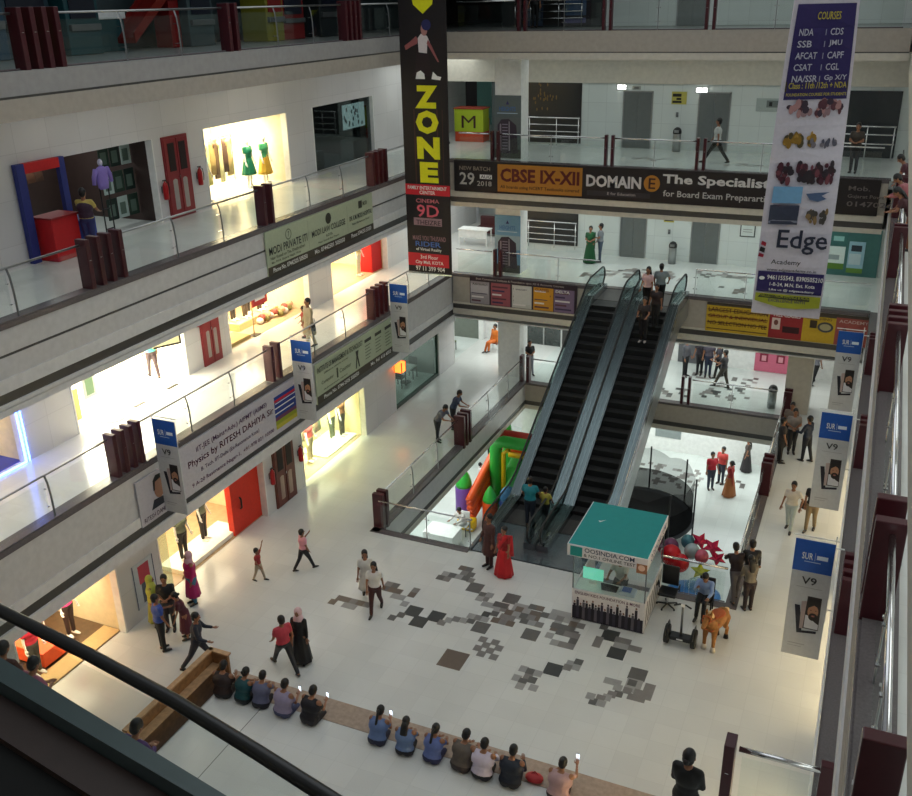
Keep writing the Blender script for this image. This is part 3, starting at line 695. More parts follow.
MB().tube([(0, 0, 1.03), (2.92, -.42, 1.03), (4.14, -.60, 1.03), (5.16, -.78, 1.03), (6.08, -.99, 1.03), (6.87, -1.18, 1.03), (8.4, -1.58, 1.03)], .056, mat('black_handrail', (.01, .01, .01), .35), 12).build('handrail', o, smooth=True)
MB().box(0, .012, -.02, .02, .1, 1.0, STEEL).build('post', o)
g = MB(); g.add([(0, -.005, .16), (8.4, -1.32, .16), (8.4, -1.32, .95), (0, -.005, .95), (0, .005, .16), (8.4, -1.31, .16), (8.4, -1.31, .95), (0, .005, .95)], [(0, 1, 2, 3), (7, 6, 5, 4), (3, 2, 6, 7)], GLASS).build('glass_panel', o)
#%%PART3
# ================================================================== ESCALATORS
YB0, YB1, YT1, YT0 = 24.2, 26.0, 34.0, 35.95
Z1 = GZ['1']
def escz(y): return 0 if y < YB1 else (Z1 if y > YT1 else Z1 * (y - YB1) / (YT1 - YB1))
STEPM = mat('escalator_step', (.035, .033, .032), .45, var=.15, scale=20); RISER = mat('escalator_riser', (.012, .012, .012), .5)
COMB = mat('comb_plate', (.10, .09, .085), .4, .6); DECK = mat('polished_deck', (.34, .36, .38), .22, 1.0, var=.1, scale=1.5)
CLAD = mat('steel_cladding', (.33, .35, .36), .3, .85, var=.06, scale=2)
GLE = glass_mat('escalator_glass', (.62, .7, .7), .14)
STEPS = {}
def escalator(x0, label):
    """x0 = left edge; lane is x0+.38 .. x0+1.4, overall 1.78 wide"""
    o = thing('escalator', label, 'escalator', (x0, YB0, 0))
    W = 1.78; Y = lambda y: y - YB0
    for side, (a, b) in enumerate(((0, .36), (W - .36, W))):
        m = MB(); sgn = -1 if side == 0 else 1
        pr = [(Y(YB0 - .9), -.02), (Y(YB1), -.05), (Y(YT1), Z1 - .05), (Y(YT0), Z1 - .02), (Y(YT0), Z1 + .25), (Y(YT1), Z1 + .27), (Y(YB1 - .1), .27), (Y(YB0 - .9), .22)]
        m.sweepx(pr, a, b, DECK)
        for k_ in (.04, .16, .30) if side == 0 else (.06, .20, .32):
            m.tube([(a + k_, Y(YB0 - .85), .235), (a + k_, Y(YB1 - .1), .285), (a + k_, Y(YT1), Z1 + .285), (a + k_, Y(YT0 - .05), Z1 + .262)], .012, CHROME, 6)
        m.build('deck', o)
        gx = a + .18
        g = MB(); pl = [(Y(YB0 - .75), .22), (Y(YB1 - .1), .27), (Y(YT1), Z1 + .27), (Y(YT0 - .1), Z1 + .25), (Y(YT0 + .12), Z1 + .6), (Y(YT0 - .1), Z1 + .93), (Y(YT1 - .25), Z1 + .95), (Y(YB1 - .35), .95), (Y(YB0 - .75), .93), (Y(YB0 - 1.0), .6)]
        g.sweepx(pl, gx - .007, gx + .007, GLE); g.build('balustrade_glass', o)
        h = MB(); pts = []
        for t in range(0, 7): an = R(-90 - t * 30); pts.append((gx, Y(YB0 - .75) + .36 * math.cos(an), .6 + .36 * math.sin(an)))
        pts += [(gx, Y(YB1 - .6), .96), (gx, Y(YB1 - .1), 1.1), (gx, Y(YT1 - .35), Z1 + .86), (gx, Y(YT1 + .1), Z1 + .97)]
        for t in range(0, 7): an = R(90 - t * 30); pts.append((gx, Y(YT0 - .15) + .36 * math.cos(an), Z1 + .6 + .36 * math.sin(an)))
        h.tube(pts, [(.035, .024)] * len(pts), RUBBER, 8); h.build('handrail', o, smooth=True)
        for z_, yy in ((0, YB0 - .3), (0, YB1 - .2), (Z1, YT1), (Z1, YT0 - .3)):
            MB().cbox((gx, Y(yy), z_ + .28 + (.04 if yy == YT1 else 0)), (.07, .24, .05), CHROME).build('glass_clamp', o)
    t = MB(); t.sweepx([(Y(YB0), -.35), (Y(YB1 + .5), -.75), (Y(YT1 + .4), Z1 - .8), (Y(YT0), Z1 - .8), (Y(YT0), Z1 - .05), (Y(YT1), Z1 - .06), (Y(YB1), -.06), (Y(YB0), -.04)], .0, W, CLAD)
    t.build('truss', o)
    c = MB(); c.box(.36, W - .36, Y(YB0 + .35), Y(YB1 - .55), -.02, .03, COMB); c.build('lower_comb_plate', o)
    c = MB(); c.box(.36, W - .36, Y(YT1 + .45), Y(YT0 + .05), Z1 - .03, Z1 + .03, COMB); c.build('upper_comb_plate', o)
    n = 25; dy = (YT1 - YB1 + .95) / n
    for i in range(n):
        y = YB1 - .55 + dy * i; z = min(max(Z1 * (y + .45 - YB1) / (YT1 - YB1), 0.02), Z1 + .02)
        if 'm' not in STEPS:
            s = MB(); s.box(0, W - .74, 0, dy + .02, -.02, 0, STEPM); s.box(0, W - .74, -.004, .01, -.21, 0, RISER)
            for q in range(16): s.box(.02 + q * .064, .045 + q * .064, .02, dy, 0, .008, RISER)
            st = s.build('step', o); STEPS['m'] = st.data
        else:
            st = bpy.data.objects.new('step', STEPS['m']); COL.objects.link(st); st.parent = o
        st.location = (.37, Y(y), z)
    return o
escalator(-9.78, 'left escalator of the pair, empty, dark steps between glass sides')
escalator(-7.94, 'right escalator of the pair, carrying people near its top')

# ================================================================== HANGING BANNERS AND SIGNS
K = BLACK; Wt = pm(235, 235, 232); YEL = pm(225, 222, 20); RED = pm(200, 25, 45); DK = pm(28, 20, 22)
# black hanging banner with yellow letters
zb = lambda px: 15.44 - px * .03365 - 6.30
o = sign('hanging_banner', 'tall black hanging banner with yellow letters ZONE at the left', 'banner', (-15.28, 30, 6.30), 0, 1.72, 12.0, DK,
    rects=[(0, zb(188), 1.72, zb(177), RED), (0, zb(264), 1.62, zb(250), RED), (.28, zb(220), 1.38, zb(212), pm(150, 120, 130)), (.42, zb(177), .47, zb(102), pm(70, 40, 38)), (1.28, zb(177), 1.33, zb(102), pm(70, 40, 38)),
           (1.48, zb(177), 1.52, zb(102), pm(60, 35, 34))],
    polys=[([(.55, zb(66)), (.62, zb(46)), (1.05, zb(46)), (1.12, zb(66)), (1.3, zb(70)), (.4, zb(70))], pm(40, 25, 30)),
           ([(.70, zb(48)), (.68, zb(35)), (.8, zb(31)), (1.02, zb(33)), (1.12, zb(39)), (1.02, zb(41)), (1.0, zb(49))], pm(215, 205, 205)),
           ([(.68, zb(36)), (.66, zb(40)), (.42, zb(43)), (.22, zb(46)), (.18, zb(42)), (.4, zb(38)), (.62, zb(33))], pm(150, 85, 85)),
           ([(1.05, zb(36)), (1.18, zb(42)), (1.4, zb(55)), (1.44, zb(57)), (1.38, zb(57)), (1.12, zb(45)), (1.0, zb(40))], pm(150, 85, 85)),
           (ellipse(.92, zb(27), .12, .2), pm(170, 120, 115)), (ellipse(1.0, zb(23), .17, .17), pm(40, 40, 90)),
           ([(.55, zb(73)), (.6, zb(67)), (.75, zb(65)), (.88, zb(68)), (.9, zb(73))], Wt), ([(1.14, zb(73)), (1.2, zb(66)), (1.35, zb(70)), (1.5, zb(71)), (1.46, zb(74))], Wt)],
    texts=[('O', .42, zb(13), .95, 1.9, YEL, .07), ('Z', .5, zb(101), .84, zb(79) - zb(101), YEL, .06), ('O', .5, zb(126), .86, zb(103) - zb(126), YEL, .06), ('N', .52, zb(151), .86, zb(129) - zb(151), YEL, .06), ('E', .6, zb(175), .7, zb(154) - zb(175), YEL, .06),
           ('FAMILY ENTERTAINMENT', .1, zb(182.3), 1.5, .12, Wt), ('CENTER', .55, zb(187), .6, .12, Wt),
           ('9D', .42, zb(211), .86, .44, pm(215, 90, 110)), ('CINEMA', .4, zb(196), .9, .14, pm(200, 110, 120)), ('THEIZRE', .38, zb(219), .95, .16, pm(60, 40, 50)),
           ('MAKE YOU THUSAND', .22, zb(236), 1.3, .17, pm(150, 110, 120)), ('RIDER', .32, zb(242.5), 1.0, .18, pm(70, 110, 190)), ('of Virtual Reality', .34, zb(248), 1.0, .14, Wt),
           ('3rd Floor', .5, zb(256), .7, .14, Wt), ('City Mall, KOTA', .3, zb(262.5), 1.1, .16, Wt), ('97 11 399 904', .3, zb(269), 1.15, .17, Wt)], depth=.03)
MB().tube([(0, .015, 0), (1.72, .015, 0)], .04, CHROME, 8).build('weight_bar', o)
MB().tube([(.86, .015, 12), (.86, .015, 15.5)], .01, K, 5).build('cord', o)
# blue, white and lime academy banner, twisting as it hangs
ze = lambda px: 15.22 - px * .02426 - 7.62
NV = pm(45, 35, 95); LM = pm(160, 165, 45); PW = pm(205, 200, 212)
rows = [('NDA', 'CDS'), ('SSB', 'JMU'), ('AFCAT', 'CAPF'), ('CSAT', 'CGL'), ('NA/SSR', 'Gp X/Y')]
tx = [('COURSES', .6, ze(17), .6, .17, pm(190, 175, 60))]
for i, (a, b_) in enumerate(rows):
    tx += [(a, .2, ze(31 + i * 10.6), .1 + .085 * len(a), .15, pm(190, 190, 205)), (b_, .98, ze(31 + i * 10.6), .1 + .075 * len(b_), .15, pm(190, 190, 205)), ('I', .86, ze(31 + i * 10.6), .02, .13, pm(150, 150, 170))]
tx += [('Class : 11th /12th + NDA', .15, ze(79.5), 1.4, .14, pm(190, 175, 60)), ('FOUNDATION COURSES FOR STUDENTS', .12, ze(86.5), 1.45, .07, pm(190, 175, 60)),
       ('Edge', .42, ze(245), 1.2, .62, pm(35, 40, 60)), ('Academy', .34, ze(258), .72, .16, K), ('www.edgeacademy.co.in', .26, ze(265), 1.2, .1, K),
       ('9461155543, 8390505210', .3, ze(274.3), 1.35, .14, Wt), ('1-B-24, M.N. Ext. Kota', .38, ze(281), 1.1, .11, Wt), ('Like us @ edgeacademy', .38, ze(286.3), 1.1, .08, Wt),
       ('FACULTY FROM DEFENCE & ACADEMY', .2, ze(293), 1.35, .09, LM), ('EXCELLENCE WITH', .4, ze(298), .9, .08, NV)]
rr = [(0, ze(-30), 1.7, ze(-4), pm(50, 46, 60)), (.1, ze(90), 1.62, ze(3), NV), (.1, ze(82.5), 1.62, ze(73), pm(70, 62, 30)), (.06, ze(288), 1.66, ze(265.5), NV)]
rnd = random.Random(3)
def blot(u0, u1, p0, p1, n, cols, sz=.07):
    out = []
    for i in range(n):
        u = u0 + (u1 - u0) * rnd.random(); v = ze(p0 + (p1 - p0) * rnd.random()); out.append((ellipse(u, v, sz * rnd.uniform(.4, 1), sz * rnd.uniform(.6, 1.5), 8), rnd.choice(cols)))
    return out
pl = blot(.25, 1.5, 92, 104, 34, [pm(90, 50, 60), pm(60, 45, 60), pm(175, 130, 130), pm(150, 120, 125)], .09) + blot(.3, .95, 124, 133, 22, [pm(140, 105, 30), pm(75, 65, 40), pm(175, 135, 60)], .09) + blot(.9, 1.5, 129, 136, 14, [pm(80, 80, 95), pm(110, 105, 115)], .06)
pl += blot(.2, 1.55, 152, 170, 70, [pm(70, 20, 40), pm(50, 25, 35), pm(110, 55, 65), pm(40, 30, 40)], .09)
pl += [([(.16, ze(192)), (.86, ze(192)), (.86, ze(175)), (.16, ze(175))], pm(110, 160, 200)), ([(.3, ze(186)), (.45, ze(182)), (.55, ze(184)), (.72, ze(181)), (.66, ze(186)), (.5, ze(189)), (.4, ze(188))], pm(50, 65, 95)),
       ([(.95, ze(182)), (1.2, ze(181)), (1.5, ze(180)), (1.32, ze(184)), (1.45, ze(187)), (1.25, ze(190)), (1.05, ze(188))], pm(75, 95, 130)),
       ([(.14, ze(214)), (.84, ze(214)), (.84, ze(194)), (.14, ze(194))], pm(50, 55, 75)), ([(.14, ze(211)), (.4, ze(207)), (.6, ze(208)), (.84, ze(205)), (.84, ze(212)), (.14, ze(213))], pm(120, 125, 140))]
pl += blot(1.0, 1.5, 200, 211, 22, [pm(130, 105, 70), pm(70, 65, 60)], .07)
pl += [([(.04, ze(236)), (.16, ze(238)), (.17, ze(234)), (.06, ze(232))], pm(150, 25, 50)), ([(.02, ze(243)), (.15, ze(245)), (.16, ze(240)), (.04, ze(238))], K), ([(.01, ze(249)), (.13, ze(250)), (.15, ze(247)), (.03, ze(245))], pm(150, 25, 50)),
       ([(.06, ze(289)), (1.66, ze(289)), (1.66, ze(301)), (1.1, ze(304)), (.7, ze(304)), (.06, ze(298))], LM), (ellipse(.17, ze(272.5), .07, .05), Wt),
       ([(.12, ze(294)), (1.4, ze(295)), (1.4, ze(290.5)), (.2, ze(290))], pm(60, 60, 40))]
o = sign('hanging_banner', 'tall white and purple academy banner hanging twisted at the right', 'banner', (-2.64, 25, 7.62), 0, 1.7, 10.5, PW, rects=rr, polys=pl, texts=tx, depth=.02)
import bmesh
for ch in o.children:
    bm_ = bmesh.new(); bm_.from_mesh(ch.data); bmesh.ops.triangulate(bm_, faces=bm_.faces[:])
    for i in range(1, 22): bmesh.ops.bisect_plane(bm_, geom=bm_.verts[:] + bm_.edges[:] + bm_.faces[:], plane_co=(0, 0, i * .5), plane_no=(0, 0, 1))
    bm_.to_mesh(ch.data); bm_.free()
    for v in ch.data.vertices:
        t = max(0, min(1, v.co.z / 7.6)); an = R(38) * t ** 1.2; u = v.co.x - .85; dd = v.co.y - .008
        v.co.x = .85 + .12 * t + u * math.cos(an) - dd * math.sin(an); v.co.y = u * math.sin(an) + dd * math.cos(an)
bd = [c for c in o.children if c.name.startswith('board')][0]
vs = []; fs = []; n = 24; nv = MB()
for i in range(n + 1):
    zz = 10.5 * i / n; t = max(0, min(1, zz / 7.6)); an = R(38) * t ** 1.2
    for u, dd in ((-.85, 0), (.85, 0), (.85, .02), (-.85, .02)): vs.append((.85 + .12 * t + u * math.cos(an) - dd * math.sin(an), u * math.sin(an) + dd * math.cos(an), zz))
for i in range(n):
    for k in range(4): fs.append((i * 4 + k, i * 4 + (k + 1) % 4, i * 4 + 4 + (k + 1) % 4, i * 4 + 4 + k))
fs += [(3, 2, 1, 0), (n * 4, n * 4 + 1, n * 4 + 2, n * 4 + 3)]
me = bpy.data.meshes.new('board'); me.from_pydata(vs, [], fs); me.materials.append(PW); bd.data = me
MB().tube([(.97, .01, 10.5), (.97, .01, 13)], .01, K, 5).build('cord', o)
# small blue and white phone banners on the first floor rails
BL = pm(12, 82, 170); LG = pm(196, 198, 200)
def v9(x, y, label, side):
    o = sign('phone_banner', label, 'banner', (x, y, 3.05), 0, .72, 2.68, LG,
        rects=[(0, 1.98, .72, 2.68, BL), (.42, 2.28, .62, 2.37, pm(225, 235, 245)), (.385, 2.24, .39, 2.42, Wt), (.12, 1.62, .60, 1.63, pm(150, 150, 152)), (.2, 2.2, .5, 2.215, pm(190, 210, 235)), (.1, .28, .42, .3, pm(160, 160, 165)), (.1, .22, .36, .235, pm(160, 160, 165))],
        polys=[([(.14, 1.2), (.24, 1.2), (.33, .62), (.6, .66), (.6, .6), (.24, .55)], pm(25, 25, 40)), ([(.26, 1.3), (.36, 1.32), (.36, .68), (.28, .66)], pm(180, 160, 155)), ([(.36, 1.44), (.62, 1.44), (.63, .68), (.34, .68)], pm(48, 38, 36)),
               ([(.36, .7), (.62, .7), (.62, .82), (.55, .86), (.4, 1.0), (.36, 1.0)], pm(215, 215, 220)), (ellipse(.49, 1.1, .1, .16), pm(176, 126, 98)), (ellipse(.5, .98, .085, .09), pm(40, 28, 24)), (ellipse(.5, 1.0, .035, .02, 8), pm(165, 100, 90)), ([(.38, 1.4), (.6, 1.4), (.6, 1.2), (.5, 1.25), (.39, 1.17)], pm(25, 20, 20)),
               (ellipse(.45, 1.13, .014, .009, 8), K), (ellipse(.54, 1.13, .014, .009, 8), K)],
        texts=[('SUR', .15, 2.26, .2, .15, Wt), ('V9', .2, 1.7, .28, .17, pm(40, 40, 42))], depth=.03)
    e = 0 if side < 0 else .72
    b = MB(); b.tube([(e, .02, .9), (e, .02, 2.85), (e + side * -.0, .02, 2.85)], .016, Wt, 6); b.tube([(-.06, .02, 2.75), (.78, .02, 2.75)], .014, Wt, 6)
    b.tube([(e, .02, 2.6), (e + side * .16, .02, 2.6)], .014, Wt, 6); b.tube([(e, .02, 1.2), (e + side * .12, .02, 1.2)], .014, Wt, 6)
    b.build('bracket', o)
for i, y in enumerate((16.95, 23.4, 30.1)):
    v9(-16.17, y, 'blue and white phone banner on the left balcony, %s from the camera' % ORD[i], -1)
    v9(-.52, y, 'blue and white phone banner on the right balcony, %s from the camera' % ORD[i], 1)
# ---- fascia boards, left
MG = pm(176, 186, 158); DG = pm(60, 62, 52)
LX = XL + .07
sign('fascia_sign', 'long pale green MODI institute board on the second floor left fascia', 'sign', (LX, 22.7, 7.92), R(90), 6.55, 1.32, MG,
     rects=[(0, 0, 6.55, .26, pm(72, 66, 54)), (2.3, .3, 2.32, 1.2, pm(150, 158, 135)), (4.75, .3, 4.77, 1.2, pm(150, 158, 135)), (5.55, .95, 5.8, 1.2, DG)],
     polys=[(ellipse(1.2, 1.03, .17, .17), pm(110, 118, 98)), (ellipse(1.2, 1.03, .13, .13), MG), (ellipse(3.55, 1.03, .18, .18), DG)],
     texts=[('MODI PRIVATE ITI', .12, .6, 2.1, .24, K), ('Near Kunadi on The, Dhakhrakheri', .16, .44, 1.9, .11, DG), ('Mo: 9414, Gujarat Nagar, Kota', .2, .31, 1.6, .09, DG), ('Phone No. 07442505 505050', .25, .06, 1.9, .14, Wt),
            ('MODI LAW COLLEGE', 2.5, .62, 2.1, .2, K), ('KOTA', 3.35, .46, .4, .09, DG), ('Near Kunadi Bus Depot', 2.85, .33, 1.3, .08, DG), ('Mo. 07442501 505050', 2.6, .06, 1.9, .14, Wt),
            ('7', 1.16, .95, .09, .16, DG), ('DR. K.M. MODI HOSPITAL', 4.9, .64, 1.55, .16, K), ('Near Gumanpura Road', 5.05, .46, 1.2, .09, DG), ('Phone: 0744250 53050', 4.95, .06, 1.4, .14, Wt), ('MODI', 5.85, 1.0, .3, .14, DG)])
sign('fascia_sign', 'pale green INSTITUTE OF MANAGEMENT board on the first floor left fascia', 'sign', (LX, 24.75, 2.95), R(90), 5.75, 1.42, MG,
     rects=[(0, 0, 5.75, .28, pm(72, 66, 54))] + [(3.35 + .78 * j, 1.08, 3.85 + .78 * j, 1.2, DG) for j in range(3)] + [(3.35 + .78 * j, .45 + .12 * i, 3.35 + .78 * j + .36 + .05 * ((i * 7 + j) % 3), .49 + .12 * i, pm(120, 126, 108)) for j in range(3) for i in range(5)],
     polys=[([(2.6, .36), (2.68, .36), (2.75, .7), (2.84, .36), (2.92, .36), (2.82, .8), (2.88, 1.0), (2.66, 1.0), (2.7, .8)], DG)],
     texts=[('INSTITUTE OF MANAGEMENT & TECHNOLOGY', .1, 1.08, 3.1, .2, pm(50, 54, 44)), ('(Affiliated to University of Kota)', .5, .92, 1.6, .09, DG), ('Computer', .3, .58, .8, .16, pm(90, 96, 80)), ('1', 1.3, .5, .1, .36, pm(80, 84, 66)), ('Counter', 1.5, .6, .8, .16, pm(90, 96, 80)),
            ('Admission open', .4, .36, 1.6, .08, DG), ('Phone No. 0744-2505 505050', .4, .07, 2.4, .14, Wt), ('Mo. 941 418 4050', 3.7, .07, 1.6, .14, Wt)])
PH = pm(192, 188, 196)
sign('fascia_sign', 'white Physics coaching board with striped end on the first floor left fascia', 'sign', (LX, 17.35, 2.92), R(90), 6.4, 1.5, PH,
     rects=[(4.95, .35, 6.38, 1.25, pm(30, 60, 140)), (4.95, 1.06, 6.38, 1.14, RED), (4.95, .3, 6.38, .44, pm(150, 160, 40)), (4.95, .44, 6.38, .56, pm(110, 60, 90)), (4.95, .16, 6.38, .3, pm(190, 180, 60)), (4.95, .66, 6.0, .7, Wt), (4.95, .84, 6.1, .88, Wt), (5.0, 1.0, 6.2, 1.03, Wt)],
     texts=[('IIT-JEE (Mains+Adv.) AIPMT (AIIMS)', 1.15, 1.08, 3.4, .2, pm(90, 60, 90)), ('Physics by RITESH DAHIYA Sir', .75, .72, 4.12, .27, pm(80, 25, 50)), ('B. Tech. IIT-Delhi (Ex-Resonance Kota)', 1.25, .46, 2.8, .16, pm(100, 80, 100)),
            ('9 A-20 Resonance Nagar-1,  +91-978 021 10500', .8, .14, 4.0, .16, pm(100, 60, 90))])
sign('portrait_panel', 'white panel with a dark haired man portrait at the near end of the Physics board', 'sign', (LX, 16.1, 2.95), R(90), 1.2, 1.3, PH,
     polys=[([(.42, .3), (.55, .55), (1.1, .5), (1.18, .3)], pm(40, 45, 55)), (ellipse(.8, .82, .2, .3), pm(160, 120, 100)), ([(.58, .8), (.6, 1.08), (.72, 1.2), (.95, 1.18), (1.02, 1.0), (.88, 1.06), (.68, 1.02), (.64, .8)], K)], texts=[('RITESH DAHIYA', .1, .08, 1.0, .13, pm(60, 30, 60))])
# ---- fascia boards, far
X2 = lambda px: -16.04 + (px - 455) * .04064
OR = pm(176, 118, 40); BD = pm(34, 26, 26)
gx = lambda px: X2(px) + 16.04
sign('fascia_sign', 'long black coaching board reading DOMAIN The Specialists across the far second floor fascia', 'sign', (-16.04, YF - .06, 8.13), 0, 16.1, 1.25, BD,
     rects=[(gx(502), .08, gx(589), 1.17, OR), (gx(483), .55, gx(496), .72, Wt), (gx(594), .14, gx(655), .34, pm(50, 44, 50))],
     polys=[(ellipse(gx(656), .72, .31, .31, 24), OR)],
     texts=[('NEW BATCH', gx(461), .87, 1.35, .16, pm(150, 135, 120)), ('29', gx(461), .28, .66, .5, pm(200, 195, 188)), ('AUG', gx(484), .57, .45, .13, BD), ('2018', gx(480), .26, .64, .2, pm(180, 172, 165)),
            ('CBSE IX-XII', gx(505), .48, 3.3, .54, pm(90, 22, 20), .035), ('All boards using NCERT Textbooks covered', gx(505), .18, 3.3, .17, pm(40, 22, 18)), ('DOMAIN', gx(593), .48, gx(646) - gx(593), .46, pm(205, 200, 200), .035), ('E', gx(653), .52, .26, .4, pm(60, 30, 20)),
            ('E for Education', gx(614), .2, 1.1, .11, pm(160, 150, 150)), ('The Specialists', gx(666), .66, gx(767) - gx(666), .44, pm(205, 202, 200), .03), ('for Board Exam Preparartion', gx(667), .2, gx(767) - gx(667), .3, pm(185, 182, 180)),
            ('Mob.', gx(826), .85, .7, .16, pm(110, 100, 98)), ('Gujarat Power House', gx(826), .56, 1.9, .16, pm(110, 100, 98)), ('01470264', gx(826), .3, 1.7, .18, pm(110, 100, 98))], depth=.05)
pan = [(0, pm(150, 145, 150)), (.95, pm(150, 80, 90)), (1.9, pm(190, 190, 185)), (2.85, pm(200, 140, 40)), (3.75, pm(120, 100, 130))]
rr = []; tt = []
for i, (u, m) in enumerate(pan):
    rr.append((u + .03, .02, u + .9, 1.0, m))
    for j in range(5):
        rr.append((u + .08, .12 + .17 * j, u + .5 + .07 * ((i + j * 2) % 5), .19 + .17 * j, [pm(90, 50, 60), pm(220, 215, 215), pm(60, 45, 80)][(i * 2 + j) % 3]))
rr += [(.05, .5, .85, .9, pm(185, 180, 185)), (2.0, .2, 2.75, .95, pm(198, 198, 196)), (2.9, .5, 3.6, .8, pm(215, 150, 30))]
sign('fascia_sign', 'strip of small printed notices on the far first floor fascia left of the escalators', 'sign', (-15.42, YF - .06, 3.36), 0, 4.75, 1.22, pm(50, 36, 46), rects=rr,
     texts=[('Best Commerce Institute & Foundation upto XII & Accounts Courses', .3, 1.06, 3.9, .11, pm(170, 160, 160)), ('CLASSES', 2.95, .84, .6, .12, pm(90, 20, 20)), ('Admission', .12, .84, .7, .09, K), ('ENQUIRY', 2.1, .78, .5, .08, pm(60, 60, 80)), ('DELTA', 3.85, .84, .6, .12, Wt)], depth=.05)
YY = pm(196, 160, 40)
rr = [(0, 0, 2.35, 1.05, YY), (2.35, 0, 3.55, 1.1, pm(150, 40, 45)), (3.55, 0, 4.7, 1.0, YY), (4.7, 0, 5.9, 1.05, pm(160, 80, 70)), (2.45, .35, 2.75, .8, pm(220, 200, 190)), (2.85, .25, 3.45, .5, pm(60, 20, 25)), (3.8, .55, 4.05, .85, pm(60, 45, 30))] + \
     [(.05, .1 + .01 * j, 2.3, .14 + .01 * j, pm(90, 60, 25)) for j in (0, 26, 52, 76)]
sign('fascia_sign', 'yellow and red notice strip on the far first floor fascia right of the escalators', 'sign', (-5.45, YF - .06, 3.3), 0, 5.9, 1.15, pm(70, 60, 50), rects=rr,
     polys=[(ellipse(4.35, .62, .28, .2), pm(70, 70, 70)), (ellipse(4.35, .62, .2, .13), pm(170, 160, 120)), ([(4.85, .3), (5.2, .3), (5.1, .55), (5.02, .72), (4.92, .55)], pm(80, 30, 25)), (ellipse(2.6, .62, .08, .11), pm(120, 70, 60))],
     texts=[('LARGEST EDUCATION', .08, .8, 2.2, .18, pm(90, 50, 20)), ('GROUP & INDIVIDUAL', .08, .56, 2.2, .15, pm(110, 30, 20)), ('NO SELECTION NO FEE', .08, .28, 2.2, .17, pm(90, 50, 20)), ('FREE CLASSES', 2.5, .86, .95, .14, Wt), ('NEET', 2.75, 1.02, .4, .07, Wt), ('COACHING', 3.65, .88, .9, .1, pm(90, 60, 20)), ('ACADEMY', 4.8, .86, 1.0, .12, pm(210, 180, 170))], depth=.05)
# tower poster on the first floor pillar and its darker twin one floor up
for z, nm, sky in ((GZ['1'], 'blue sky poster of an apartment tower on the first floor pillar', pm(110, 155, 190)), (GZ['2'], 'dim grey tower poster on the second floor pillar', pm(95, 105, 105))):
    tw = pm(62, 50, 62)
    sign('pillar_poster', nm, 'poster', (-14.62, 36.86, z + .05), 0, 1.14, 2.45, sky,
         rects=[(0, 0, 1.14, .35, pm(70, 72, 66)), (.12, 1.75, 1.0, 1.78, pm(190, 210, 225)), (0, 1.0, 1.14, 1.6, pm(150, 175, 190)) if z < 6 else (0, 1.0, 1.14, 1.6, pm(100, 106, 106))],
         polys=[([(.14, .2), (.14, 1.3), (.3, 1.52), (.62, 1.55), (.95, 1.3), (1.02, .2)], tw), ([(.2, .3), (.24, 1.35), (.3, 1.35), (.3, .3)], pm(150, 140, 150)), ([(.62, .3), (.62, 1.45), (.66, 1.45), (.68, .3)], pm(160, 150, 160)), ([(.5, 2.1), (.57, 2.25), (.64, 2.1)], NV)] +
               [([(.34, .35 + .12 * k), (.58, .35 + .12 * k), (.58, .39 + .12 * k), (.34, .39 + .12 * k)], pm(140, 130, 145)) for k in range(9)],
         texts=[('HEIGHTS', .22, 1.85, .7, .17, pm(70, 110, 170))], depth=.03)
# ================================================================== DOORS, LIFTS, WALL FITTINGS
def panel_door(name, y0, y1, x, z0, z1, m, pm1, label, glass_top=False):
    o = bpy.data.objects.new(name, None); COL.objects.link(o); o.location = (x, (y0 + y1) / 2, z0); o['kind'] = 'structure'
    w = y1 - y0; h = z1 - z0
    MB().box(.0, .05, -w / 2, w / 2, 0, h, m).build('door_frame', o)
    b = MB()
    for s in (-1, 1): b.box(.045, .075, s * w / 4 - w * .22, s * w / 4 + w * .22, .03, h - .07, m)
    b.build('door_leaf', o, bevel=.01)
    b = MB()
    for s in (-1, 1): b.lathe([(.001, 0), (.1 * w, .02), (.1 * w, .02 + h * .36), (.001, .06 + h * .37)], pm1, (0.07, s * w * .2, h * .1), 12, .12, 1)
    b.build('inset_panel', o)
    if glass_top:
        b = MB()
        for s in (-1, 1): b.box(.07, .085, s * w * .22 - w * .13, s * w * .22 + w * .13, h * .58, h * .92, pm(30, 8, 10))
        b.build('upper_pane', o)
    MB().box(.075, .12, -.03, .0, h * .48, h * .52, CHROME).build('handle', o)
panel_door('door_1', 22.92, 24.08, -19.8, 9.35, 11.8, REDDOOR, GREYPAN, '', True)
panel_door('door_2', 22.96, 23.9, -19.3, 4.55, 6.95, REDDOOR, GREYPAN, '')
panel_door('door_3', 22.57, 23.75, -16.75, 0, 2.24, WOODDOOR, mat('light_inset', (.4, .28, .22), .5), '', True)
def ext(x, y, z, label, rz=0):
    o = thing('fire_extinguisher', label, 'fire extinguisher', (x, y, z), rz)
    MB().lathe([(.005, 0), (.075, .01), (.08, .05), (.08, .42), (.05, .5), (.025, .53), (.02, .56)], pm(170, 20, 28, .3), n=14).build('cylinder_body', o, smooth=True)
    MB().cbox((0, 0, .58), (.04, .14, .03), K).build('valve_lever', o)
    MB().tube([(0, .03, .56), (.05, .1, .5), (.06, .11, .3), (.05, .1, .15)], .013, K, 6).build('hose', o)
    MB().box(-.1, -.07, -.06, .06, .2, .4, DSTEEL).build('bracket', o)
ext(-19.68, 22.72, 10.0, 'red fire extinguisher left of the red door on the second floor left wall')
ext(-19.68, 24.4, 10.15, 'dark red fire extinguisher right of the red door on the second floor left wall')
ext(-16.63, 22.36, 1.05, 'red fire extinguisher left of the brown wooden door on the ground floor')
ext(-16.63, 24.05, 1.1, 'red fire extinguisher right of the brown wooden door on the ground floor')
ext(-19.2, 22.75, 6.0, 'small red extinguisher beside the red first floor door')
